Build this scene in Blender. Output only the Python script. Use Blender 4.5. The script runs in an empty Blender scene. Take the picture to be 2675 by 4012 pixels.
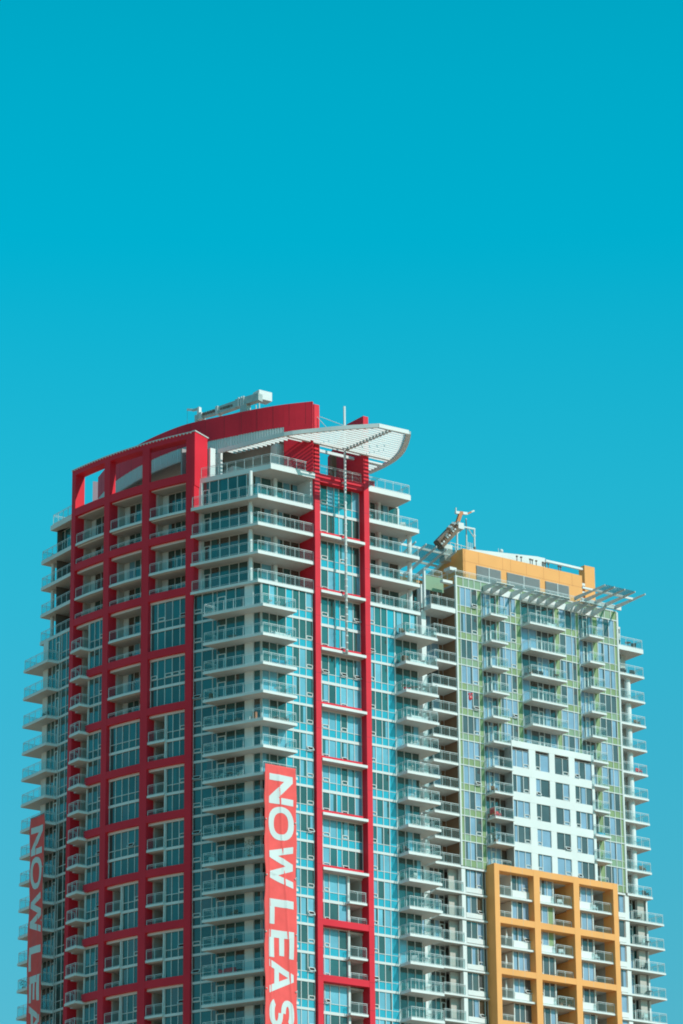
import bpy, math, random
from mathutils import Vector
R = math.radians
rnd = random.Random(7)
SC = bpy.context.scene
COL = SC.collection

# ------------------------------------------------------------------ camera
cam_d = bpy.data.cameras.new("camera")
cam = bpy.data.objects.new("camera", cam_d); COL.objects.link(cam)
cam_d.sensor_fit = 'HORIZONTAL'; cam_d.sensor_width = 36.0
cam_d.lens = 36.0 * 14037.0 / 2675.0
cam_d.clip_start = 1.0; cam_d.clip_end = 20000.0
PITCH, ROLL = R(19.58), R(-0.55)
cam.location = (0, 0, 1.7)
from mathutils import Matrix
_f = Vector((0, math.cos(PITCH), math.sin(PITCH))); _u = Vector((0, -math.sin(PITCH), math.cos(PITCH))); _r = Vector((1, 0, 0))
_R = _r * math.cos(ROLL) + _u * math.sin(ROLL); _U = _u * math.cos(ROLL) - _r * math.sin(ROLL)
cam.matrix_world = Matrix(((_R.x, _U.x, -_f.x, 0), (_R.y, _U.y, -_f.y, 0), (_R.z, _U.z, -_f.z, 1.7), (0, 0, 0, 1)))
SC.camera = cam
SC.view_settings.view_transform = 'Standard'; SC.view_settings.look = 'None'
SC.view_settings.exposure = 0.0; SC.view_settings.gamma = 1.0
SC.cycles.max_bounces = 8; SC.cycles.transparent_max_bounces = 12
SC.cycles.use_denoising = True
SC.cycles.filter_width = 1.9

# ------------------------------------------------------------------ sky and sun
SUN_EL, SUN_AZ = R(37), R(120.5)
SKY_AROUND = 1.0          # azimuth clockwise from +Y (view direction)
w = bpy.data.worlds.new("World"); SC.world = w; w.use_nodes = True
nt = w.node_tree; nt.nodes.clear()
out = nt.nodes.new('ShaderNodeOutputWorld'); bg = nt.nodes.new('ShaderNodeBackground')
sky = nt.nodes.new('ShaderNodeTexSky'); sky.sky_type = 'NISHITA'; sky.sun_disc = False
sky.sun_elevation = SUN_EL; sky.sun_rotation = SUN_AZ
sky.air_density = 1.0; sky.dust_density = 0.6; sky.ozone_density = 2.0
tint = nt.nodes.new('ShaderNodeMix'); tint.data_type = 'RGBA'; tint.blend_type = 'MULTIPLY'
tint.inputs['Factor'].default_value = 1.0
# the grading of the sky by height above the horizon (world direction)
tco = nt.nodes.new('ShaderNodeTexCoord'); sxyz = nt.nodes.new('ShaderNodeSeparateXYZ')
ramp = nt.nodes.new('ShaderNodeValToRGB'); cr_ = ramp.color_ramp
stops = [(0.0, (.5, .85, .85)), (.20, (.37, 1.32, 1.19)), (.28, (.24, 1.66, 1.46)), (.337, (.12, 1.98, 1.66)), (.405, (.0, 2.14, 1.82)), (.445, (.0, 2.18, 1.82)), (.47, (.0, 2.15, 1.78)), (.62, (.03, 1.5, 1.25)), (.9, (.06, 1.0, .85))]
cr_.elements[0].position = stops[0][0]; cr_.elements[1].position = stops[-1][0]
for p_, c_ in stops[1:-1]: cr_.elements.new(p_)
for e_, (p_, c_) in zip(cr_.elements, stops): e_.color = (*c_, 1)
nt.links.new(tco.outputs['Generated'], sxyz.inputs[0]); nt.links.new(sxyz.outputs['Z'], ramp.inputs[0])
nt.links.new(ramp.outputs[0], tint.inputs[7])
nt.links.new(sky.outputs['Color'], tint.inputs[6])
# sky brightness away from the view, scaled to tune fill on shaded faces
mr = nt.nodes.new('ShaderNodeMapRange'); mr.interpolation_type = 'SMOOTHSTEP'
mr.inputs[1].default_value = 0.35; mr.inputs[2].default_value = 0.85; mr.inputs[3].default_value = SKY_AROUND; mr.inputs[4].default_value = 1.0
nt.links.new(sxyz.outputs['Y'], mr.inputs[0])
deep = nt.nodes.new('ShaderNodeMix'); deep.data_type = 'RGBA'; deep.blend_type = 'MULTIPLY'; deep.inputs['Factor'].default_value = 1.0
nt.links.new(tint.outputs[2], deep.inputs[6]); nt.links.new(mr.outputs[0], deep.inputs[7])
nt.links.new(deep.outputs[2], bg.inputs['Color'])
bg.inputs['Strength'].default_value = 0.10
nt.links.new(bg.outputs[0], out.inputs[0])
sun_d = bpy.data.lights.new("sun", 'SUN'); sun_d.energy = 3.6; sun_d.angle = R(0.5); sun_d.color = (1.0, 0.95, 0.88)
sun = bpy.data.objects.new("sun", sun_d); COL.objects.link(sun)
_sd = Vector((math.sin(SUN_AZ) * math.cos(SUN_EL), math.cos(SUN_AZ) * math.cos(SUN_EL), math.sin(SUN_EL)))
sun.rotation_euler = (-_sd).to_track_quat('-Z', 'Y').to_euler()
sun.location = _sd * 500

# ------------------------------------------------------------------ materials
def mat(name, rgb, rough=0.6, ior=1.45, metallic=0.0, var=0.06, scale=0.35, bump=0.0, coat=0.0, spec=0.5):
    m = bpy.data.materials.new(name); m.use_nodes = True
    t = m.node_tree; b = t.nodes['Principled BSDF']
    b.inputs['Roughness'].default_value = rough; b.inputs['IOR'].default_value = ior; b.inputs['Metallic'].default_value = metallic
    b.inputs['Specular IOR Level'].default_value = spec
    if coat: b.inputs['Coat Weight'].default_value = coat
    g = t.nodes.new('ShaderNodeNewGeometry')
    n = t.nodes.new('ShaderNodeTexNoise'); n.inputs['Scale'].default_value = scale; n.inputs['Detail'].default_value = 5
    t.links.new(g.outputs['Position'], n.inputs['Vector'])
    r = t.nodes.new('ShaderNodeMapRange'); r.inputs[1].default_value = 0.3; r.inputs[2].default_value = 0.7
    r.inputs[3].default_value = 1 - var; r.inputs[4].default_value = 1 + var
    t.links.new(n.outputs['Fac'], r.inputs[0])
    x = t.nodes.new('ShaderNodeMix'); x.data_type = 'RGBA'; x.blend_type = 'MULTIPLY'; x.inputs['Factor'].default_value = 1
    x.inputs[6].default_value = (*rgb, 1)
    t.links.new(r.outputs[0], x.inputs[7]); t.links.new(x.outputs[2], b.inputs['Base Color'])
    if bump:
        n2 = t.nodes.new('ShaderNodeTexNoise'); n2.inputs['Scale'].default_value = 6; t.links.new(g.outputs['Position'], n2.inputs['Vector'])
        bp = t.nodes.new('ShaderNodeBump'); bp.inputs['Strength'].default_value = bump; bp.inputs['Distance'].default_value = 0.05
        t.links.new(n2.outputs['Fac'], bp.inputs['Height']); t.links.new(bp.outputs[0], b.inputs['Normal'])
    return m
def clear_mat(name, rgb, amount):
    m = bpy.data.materials.new(name); m.use_nodes = True
    t = m.node_tree; b = t.nodes['Principled BSDF']; o = t.nodes['Material Output']
    b.inputs['Base Color'].default_value = (*rgb, 1); b.inputs['Roughness'].default_value = 0.05; b.inputs['IOR'].default_value = 1.5
    tr = t.nodes.new('ShaderNodeBsdfTransparent'); tr.inputs[0].default_value = (0.82, 0.93, 0.93, 1)
    mx = t.nodes.new('ShaderNodeMixShader'); mx.inputs[0].default_value = amount
    t.links.new(tr.outputs[0], mx.inputs[1]); t.links.new(b.outputs[0], mx.inputs[2]); t.links.new(mx.outputs[0], o.inputs['Surface'])
    return m
M = dict(
    red=mat('red_panel', (0.72, 0.030, 0.052), 0.5, var=0.07, spec=0.15),
    white=mat('white_concrete', (0.71, 0.725, 0.72), 0.7, var=0.05),
    frame=mat('white_aluminium', (0.64, 0.655, 0.645), 0.4, var=0.03),
    rail=mat('pale_railing', (0.62, 0.67, 0.68), 0.35, var=0.02),
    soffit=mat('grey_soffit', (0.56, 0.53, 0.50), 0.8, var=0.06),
    stucco=mat('warm_grey_stucco', (0.50, 0.46, 0.42), 0.85, var=0.08),
    core=mat('dark_core', (0.16, 0.14, 0.12), 0.9),
    dark=mat('dark_gap', (0.03, 0.028, 0.025), 0.8),
    glass=mat('dark_window_glass', (0.035, 0.075, 0.068), 0.04, ior=1.78, var=0.25, scale=0.5),
    glass2=mat('teal_window_glass', (0.03, 0.105, 0.105), 0.04, ior=1.85, var=0.2, scale=0.5),
    brown=mat('brown_window_glass', (0.07, 0.055, 0.04), 0.06, ior=2.0, var=0.3, scale=0.5),
    blind=mat('blinds_behind_glass', (0.15, 0.38, 0.49), 0.12, ior=1.7, var=0.10, scale=0.6),
    curtain=mat('curtain_behind_glass', (0.17, 0.44, 0.56), 0.15, ior=1.7, var=0.12, scale=0.8),
    spandrel=mat('cyan_spandrel_panel', (0.03, 0.36, 0.48), 0.12, ior=1.7, var=0.05),
    grey_glass=mat('grey_window_glass', (0.075, 0.085, 0.09), 0.05, ior=1.7, var=0.25, scale=0.5),
    blue_blind=mat('blue_blinds_behind_glass', (0.23, 0.35, 0.48), 0.15, ior=1.6, var=0.12, scale=0.6),
    green=mat('green_panel', (0.235, 0.33, 0.17), 0.6, spec=0.25, var=0.10, scale=0.5),
    green2=mat('pale_green_panel', (0.235, 0.35, 0.235), 0.6, spec=0.25, var=0.08, scale=0.5),
    orange=mat('orange_panel', (0.86, 0.395, 0.135), 0.6, spec=0.2, var=0.05),
    louvre=mat('grey_louvre', (0.34, 0.37, 0.38), 0.5, var=0.05),
    metal=mat('galvanised_metal', (0.50, 0.50, 0.47), 0.45, metallic=0.3, var=0.12, scale=1.5),
    rustbrown=mat('rusty_brown_steel', (0.17, 0.12, 0.085), 0.8, var=0.35, scale=2.5), steel=mat('dark_steel', (0.18, 0.15, 0.13), 0.6, var=0.2, scale=2),
    roof=mat('roof_gravel', (0.45, 0.42, 0.40), 0.9, var=0.1),
    banner=mat('coral_banner_vinyl', (0.86, 0.105, 0.10), 0.7, spec=0.2, var=0.06, scale=1.2, bump=0.1),
    letter=mat('white_banner_print', (0.60, 0.65, 0.65), 0.6, var=0.04),
    hazy_red=mat('shaded_hazy_red', (0.30, 0.20, 0.24), 0.7), joint=mat('dark_red_joint', (0.25, 0.02, 0.03), 0.7), rust=mat('rusty_orange', (0.55, 0.20, 0.08), 0.7),
    wood_and_shade=mat('brown_wood_and_shade', (0.22, 0.12, 0.07), 0.6, var=0.15),
    black=mat('black_plastic', (0.03, 0.03, 0.03), 0.5),
    leaf=mat('leaf_green', (0.07, 0.13, 0.04), 0.6, var=0.4, scale=6),
    terracotta=mat('terracotta', (0.45, 0.18, 0.10), 0.7),
    blue=mat('turquoise_plastic', (0.02, 0.35, 0.50), 0.4),
    scarlet=mat('scarlet_fabric', (0.75, 0.04, 0.06), 0.6),
    rglass=clear_mat('railing_glass', (0.30, 0.52, 0.54), 0.09),
    tglass=clear_mat('tinted_canopy_glass', (0.14, 0.20, 0.21), 0.6),
)
gm = mat('warm_ground', (0.42, 0.27, 0.18), 0.9, var=0.15, scale=0.02); M['ground'] = gm

# ------------------------------------------------------------------ mesh helpers
class MB:
    def __init__(s): s.v = []; s.f = []; s.m = []; s.names = []
    def mi(s, name):
        if name not in s.names: s.names.append(name)
        return s.names.index(name)
    def face(s, pts, m):
        i = len(s.v); s.v += [tuple(p) for p in pts]; s.f.append(list(range(i, i + len(pts)))); s.m.append(s.mi(m))
    def hexa(s, a, b, m):                      # a, b: matching loops of points joined by sides
        n = len(a); i = len(s.v); k = s.mi(m)
        s.v += [tuple(p) for p in a] + [tuple(p) for p in b]
        s.f.append([i + j for j in range(n)][::-1]); s.f.append([i + n + j for j in range(n)])
        for j in range(n):
            q = (j + 1) % n; s.f.append([i + j, i + q, i + n + q, i + n + j])
        s.m += [k] * (n + 2)
    def prism(s, xy, z0, z1, m, mb=None, mt=None):
        s.hexa([(x, y, z0) for x, y in xy], [(x, y, z1) for x, y in xy], m)
        n = len(xy)
        if mb: s.m[-(n + 2)] = s.mi(mb)
        if mt: s.m[-(n + 1)] = s.mi(mt)
    def box(s, F, u0, u1, o0, o1, z0, z1, m, mb=None):   # in a facade's own coordinates
        n = F.seg(u0, u1)
        us = [u0 + (u1 - u0) * k / n for k in range(n + 1)]
        outer = [F.xy(u, o1) for u in us]; inner = [F.xy(u, o0) for u in us][::-1]
        s.prism(outer + inner, z0, z1, m, mb)
    def bar(s, p, q, z0, z1, wd, m):          # upright plank along a line in plan
        d = Vector((q[0] - p[0], q[1] - p[1])); L = d.length
        if L < 1e-6: return
        n = Vector((-d.y, d.x)) / L * wd / 2
        s.prism([(p[0] + n.x, p[1] + n.y), (p[0] - n.x, p[1] - n.y), (q[0] - n.x, q[1] - n.y), (q[0] + n.x, q[1] + n.y)], z0, z1, m)
    def rod(s, p, q, r, m, n=8, r2=None):
        p = Vector(p); q = Vector(q); d = (q - p).normalized()
        a = d.orthogonal().normalized(); b = d.cross(a); r2 = r if r2 is None else r2
        A = [p + (a * math.cos(2 * math.pi * k / n) + b * math.sin(2 * math.pi * k / n)) * r for k in range(n)]
        B = [q + (a * math.cos(2 * math.pi * k / n) + b * math.sin(2 * math.pi * k / n)) * r2 for k in range(n)]
        s.hexa(A, B, m)
    def beam(s, p, q, wd, ht, m):             # rectangular beam between two points in space
        p = Vector(p); q = Vector(q); d = (q - p).normalized(); up = Vector((0, 0, 1))
        if abs(d.z) > 0.95: up = Vector((1, 0, 0))
        a = d.cross(up).normalized() * wd / 2; b = a.cross(d).normalized() * ht / 2
        o = [a + b, a - b, -a - b, -a + b]
        s.hexa([p + k for k in o], [q + k for k in o], m)
    def ball(s, c, r, m, n=8, sq=(1, 1, 1)):
        i = len(s.v); k = s.mi(m); c = Vector(c); h = n // 2
        for a in range(h + 1):
            t = math.pi * a / h
            for b in range(n):
                p = 2 * math.pi * b / n
                s.v.append((c.x + r * sq[0] * math.sin(t) * math.cos(p), c.y + r * sq[1] * math.sin(t) * math.sin(p), c.z + r * sq[2] * math.cos(t)))
        for a in range(h):
            for b in range(n):
                q = (b + 1) % n
                s.f.append([i + a * n + b, i + (a + 1) * n + b, i + (a + 1) * n + q, i + a * n + q]); s.m.append(k)
    def build(s, name, parent=None, smooth=False):
        if not s.v: return None
        org = Vector((0, 0, 0))
        if parent is not None: org = Vector(parent.get('org', (0, 0, 0)))
        me = bpy.data.meshes.new(name)
        if parent is None:
            xs = [p[0] for p in s.v]; ys = [p[1] for p in s.v]; zs = [p[2] for p in s.v]
            org = Vector(((min(xs) + max(xs)) / 2, (min(ys) + max(ys)) / 2, min(zs)))
        me.from_pydata([(x - org.x, y - org.y, z - org.z) for x, y, z in s.v], [], s.f)
        for k in s.names: me.materials.append(M[k])
        for p, k in zip(me.polygons, s.m): p.material_index = k; p.use_smooth = smooth
        me.update()
        o = bpy.data.objects.new(name, me); COL.objects.link(o)
        if parent is not None: o.parent = parent; o['org'] = tuple(org)
        else: o.location = org
        return o
def thing(name, loc, label, cat, group=None):
    o = bpy.data.objects.new(name, None); COL.objects.link(o); o.location = loc
    o['label'] = label; o['category'] = cat; o['org'] = tuple(loc)
    if group: o['group'] = group
    return o
def tag(o, label, cat, group=None):
    o['label'] = label; o['category'] = cat
    if group: o['group'] = group
    return o

class Straight:
    def __init__(s, p, bearing, side=1):
        a = R(bearing); s.p = p; s.d = (math.sin(a), math.cos(a)); s.n = (math.cos(a) * side, -math.sin(a) * side)
    def xy(s, u, o=0): return (s.p[0] + s.d[0] * u + s.n[0] * o, s.p[1] + s.d[1] * u + s.n[1] * o)
    def pt(s, u, o, z): return (*s.xy(u, o), z)
    def seg(s, a, b): return 1
class Bow:                                     # straight for L0 metres, then a circular arc
    def __init__(s, p, L0, bearing, rad): s.p = p; s.L0 = L0; s.t0 = R(bearing); s.r = rad
    def xy(s, u, o=0):
        t = s.t0 if u < s.L0 else s.t0 + (u - s.L0) / s.r
        x = s.p[0] + math.sin(s.t0) * min(u, s.L0); y = s.p[1] + math.cos(s.t0) * min(u, s.L0)
        if u > s.L0:
            x += s.r * (math.cos(s.t0) - math.cos(t)); y += s.r * (math.sin(t) - math.sin(s.t0))
        return (x - math.cos(t) * o, y + math.sin(t) * o)
    def pt(s, u, o, z): return (*s.xy(u, o), z)
    def seg(s, a, b): return max(1, int(abs(b - a) / 0.9))

CX, CY = -8.017, 336.307
FR = Straight((CX, CY), 55.0)                  # sunlit street face, u to the right
FB = Bow((CX, CY), 8.0, -60.0, 46.0)           # shaded face: straight glass, then the bow, u to the left
FW = Straight((-27.952, 351.038), -35.0, -1)   # wing past the bow, u to the left
FG = Straight((12.107, 364.0), 54.25)          # second tower's street face
def add2(p, d, k): return (p[0] + d[0] * k, p[1] + d[1] * k)
def meet(F1, o1, F2, o2):                      # plan point with offset o1 from F1 and o2 from F2 (through the shared corner)
    n1 = F1.n; n2 = F2
    det = n1[0] * n2[1] - n1[1] * n2[0]
    return (CX + (o1 * n2[1] - o2 * n1[1]) / det, CY + (n1[0] * o2 - n2[0] * o1) / det)
NL = (-0.5, -0.8660254)
def corner(oR, oL): return meet(FR, oR, NL, oL)

# ------------------------------------------------------------------ building blocks
def railing(parent, line, z, h=1.08, sp=1.05, glass=True, top=True):
    mb = MB(); gb = MB()
    for i in range(len(line) - 1):
        p, q = line[i], line[i + 1]
        L = math.hypot(q[0] - p[0], q[1] - p[1]); n = max(1, round(L / sp))
        mb.bar(p, q, z + h - 0.045, z + h, 0.045, 'rail')
        mb.bar(p, q, z + h - 0.18, z + h - 0.155, 0.025, 'rail')
        mb.bar(p, q, z + 0.07, z + 0.10, 0.025, 'rail')
        for k in range(n + 1):
            if k == 0 and i > 0: continue
            x = p[0] + (q[0] - p[0]) * k / n; y = p[1] + (q[1] - p[1]) * k / n
            mb.prism([(x - .023, y - .023), (x + .023, y - .023), (x + .023, y + .023), (x - .023, y + .023)], z, z + h - 0.05, 'rail')
        if glass: gb.face([(p[0], p[1], z + .10), (q[0], q[1], z + .10), (q[0], q[1], z + h - .19), (p[0], p[1], z + h - .19)], 'rglass')
    mb.build('railing', parent)
    if glass: gb.build('railing_glass', parent)
def balcony(parent, poly, z, line, th=0.27, name='balcony', h=1.08, edge='white', bot='soffit'):
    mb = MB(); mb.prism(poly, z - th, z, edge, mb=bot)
    o = mb.build(name, parent)
    if line: railing(o, line, z, h)
    return o

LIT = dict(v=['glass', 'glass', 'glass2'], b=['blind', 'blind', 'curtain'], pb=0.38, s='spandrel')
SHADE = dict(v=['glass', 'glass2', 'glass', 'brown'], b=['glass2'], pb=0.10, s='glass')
DOOR = dict(v=['glass2', 'brown', 'glass'], b=['blind'], pb=0.05, s='glass')
GREY = dict(v=['grey_glass'], b=['blue_blind'], pb=0.45, s='green')
def glazing(name, parent, F, off, cols, z0, z1, st, sill=0.78, band=0.25, bar=0.07, door=False, topbar=True, spm=None, bandm='frame'):
    """cols: (u0, u1, kind); kinds: w window over spandrel, a with an awning light, d full height, s solid panel, p door"""
    pb = MB(); fb = MB(); zt = z1 - band; storey_blind = rnd.random()
    for (u0, u1, kd) in cols:
        def pane(a, b, za, zb, m, o=0.0):
            n = F.seg(a, b)
            pb.face([F.pt(a, off + o, za), F.pt(b, off + o, za), F.pt(b, off + o, zb), F.pt(a, off + o, zb)], m)
        def vision(za, zb):
            t = rnd.random(); vm = rnd.choice(st['v'])
            p = st['pb'] + (0.25 if storey_blind < st['pb'] else -0.2) * (st['pb'] > .15)
            if t < p:
                if rnd.random() < .22:
                    c = u0 + (u1 - u0) * rnd.uniform(.55, .8); pane(u0, c, za, zb, rnd.choice(st['b'])); pane(c, u1, za, zb, vm)
                else: pane(u0, u1, za, zb, rnd.choice(st['b']))
            elif t < p + .12:
                c = u0 + (u1 - u0) * rnd.uniform(.3, .6); pane(u0, c, za, zb, vm); pane(c, u1, za, zb, rnd.choice(st['b']))
            else: pane(u0, u1, za, zb, vm)
        if kd == 's':
            pane(u0, u1, z0, zt, spm or st['s']); fb.box(F, u0, u1, off, off + .03, z0 + sill - .02, z0 + sill + .02, 'frame')
        elif kd in 'dp':
            vision(z0 + .05, zt)
            if kd == 'p':
                fb.box(F, u0, u1, off, off + .07, z0 + 2.02, z0 + 2.10, 'frame'); fb.box(F, u0, u1, off, off + .07, z0 + .02, z0 + .12, 'frame')
                fb.box(F, u0 + .0, u0 + .13, off, off + .08, z0, z0 + 2.1, 'frame'); fb.box(F, u1 - .13, u1, off, off + .08, z0, z0 + 2.1, 'frame')
        else:
            if sill > 0.1: pane(u0, u1, z0, z0 + sill - .02, spm or (rnd.choice(['green', 'green2']) if st is GREY else st['s']))
            vision(z0 + sill + .02, zt)
            if sill > 0.1: fb.box(F, u0, u1, off, off + .05, z0 + sill - .03, z0 + sill + .03, 'frame')
            if kd == 'a':
                zb = z0 + sill + .03; op = rnd.random() < .18; oo = .22 if op else 0
                a0, a1 = u0 + .03, u1 - .03
                for (za, zc, ub, uc) in ((zb, zb + .07, a0, a1), (zb + .33, zb + .40, a0, a1), (zb, zb + .4, a0, a0 + .08), (zb, zb + .4, a1 - .08, a1)):
                    k0 = oo * (1 - (za - zb) / .4); k1 = oo * (1 - (zc - zb) / .4)
                    A = [F.pt(ub, off + .02 + k0, za), F.pt(uc, off + .02 + k0, za), F.pt(uc, off + .02 + k1, zc), F.pt(ub, off + .02 + k1, zc)]
                    B = [F.pt(ub, off + .09 + k0, za), F.pt(uc, off + .09 + k0, za), F.pt(uc, off + .09 + k1, zc), F.pt(ub, off + .09 + k1, zc)]
                    fb.hexa(A, B, 'frame')
                if op: pb.face([F.pt(a0 + .08, off + .012, zb + .07), F.pt(a1 - .08, off + .012, zb + .07), F.pt(a1 - .08, off + .012, zb + .33), F.pt(a0 + .08, off + .012, zb + .33)], 'dark')
    us = sorted({c[0] for c in cols} | {c[1] for c in cols})
    for u in us: fb.box(F, u - bar / 2, u + bar / 2, off - .02, off + .062, z0, zt, 'frame')
    if band > 0: fb.box(F, us[0] - bar / 2, us[-1] + bar / 2, off - .03, off + .085, zt, z1 - .004, bandm)
    o = pb.build(name, parent)
    fb.build('window_frame', o)
    return o
def run(us, kinds): return [(us[i], us[i + 1], kinds[i]) for i in range(len(kinds))]

# ------------------------------------------------------------------ ground
g = MB(); S_ = 5000
g.face([(-S_, -S_, 0), (S_, -S_, 0), (S_, S_, 0), (-S_, S_, 0)], 'ground')
go = g.build('ground'); go['kind'] = 'structure'

# =================================================================== RED TOWER
red = thing('apartment_tower', (CX, CY, 0), 'red framed high rise tower with curved front, glass corners and white balconies', 'building')
Z = [126.3, 123.15, 120.2, 117.22, 114.22, 111.22, 108.22, 105.25, 102.35, 99.55, 96.82, 94.1, 91.33, 88.57, 85.83, 83.05, 80.32, 77.55, 74.8, 72.05, 69.3, 66.5, 63.7]
UB = [126.3, 120.2, 114.22, 108.22, 102.35, 96.82, 91.33, 85.83, 80.32, 74.8, 69.3, 63.7]
BASE = 63.7
def outline(oR, oL, oB, oW, wend, right, cut=True, deep=None):
    p = [FB.xy(7.9, oL), corner(oR, oL)]
    if cut: p += [FR.xy(6.25, oR), FR.xy(6.25, -.62), FR.xy(12.9, -.62), FR.xy(12.9, oR)]
    p += [FR.xy(right, oR)]
    if deep: p += [FR.xy(right, -deep), FR.xy(18.6, -deep)]
    p += [FR.xy(min(right, 19.0), -28.0)]
    p += [FR.xy(-5.4, -28.0), FW.xy(6.3, -2.5)] if wend > 5.6 else [FR.xy(-7.9, -28.0)]
    p += [FW.xy(wend, oW), FW.xy(0.0, oW)]
    s = 24.6
    while s > 8.2: p.append(FB.xy(s, oB)); s -= 0.85
    return p
for i, z in enumerate(Z[1:], 1):
    mb = MB()
    if z > 114: poly = outline(.2, .54, .0, .0, 6.3, 19.35, deep=4.5)
    else: poly = outline(-.06, -.06, .0, -.06, 5.5, 19.05)
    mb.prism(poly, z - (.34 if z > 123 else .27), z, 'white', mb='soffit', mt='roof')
    mb.build('floor_slab', red)
mb = MB(); mb.prism(outline(.45, -.62, .0, .0, 4.2, 18.17, deep=4.5), 126.08, 126.6, 'white', mb='soffit', mt='roof'); mb.build('roof_slab', red)
# plain body down to the street and an added dark core blocking light behind the glass
mb = MB(); mb.prism(outline(-.06, -.06, .35, -.06, 5.5, 19.05, cut=False), 0.05, BASE, 'stucco'); mb.build('lower_wall', red)
core = [FR.xy(18.3, -3.05), FR.xy(18.3, -27.6), FR.xy(-7.3, -27.6), FW.xy(4.6, -2.7), FW.xy(.3, -2.7)]
s = 24.0
while s > 8.4: core.append(FB.xy(s, -2.5)); s -= 1.5
core += [FB.xy(8.0, -2.0), corner(-3.05, -2.0)]
mb = MB(); mb.prism(core, BASE, 126.08, 'core'); mb.build('light_block_core', red)
mb = MB(); mb.box(FR, 18.95, 19.1, -28, -.12, BASE, 114.0, 'stucco'); mb.box(FR, -7.9, 19.1, -28.2, -28.0, BASE, 114.0, 'stucco'); mb.box(FR, -5.4, 18.6, -28.2, -28.0, 114.0, 126.0, 'stucco'); mb.build('side_wall', red)

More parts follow.
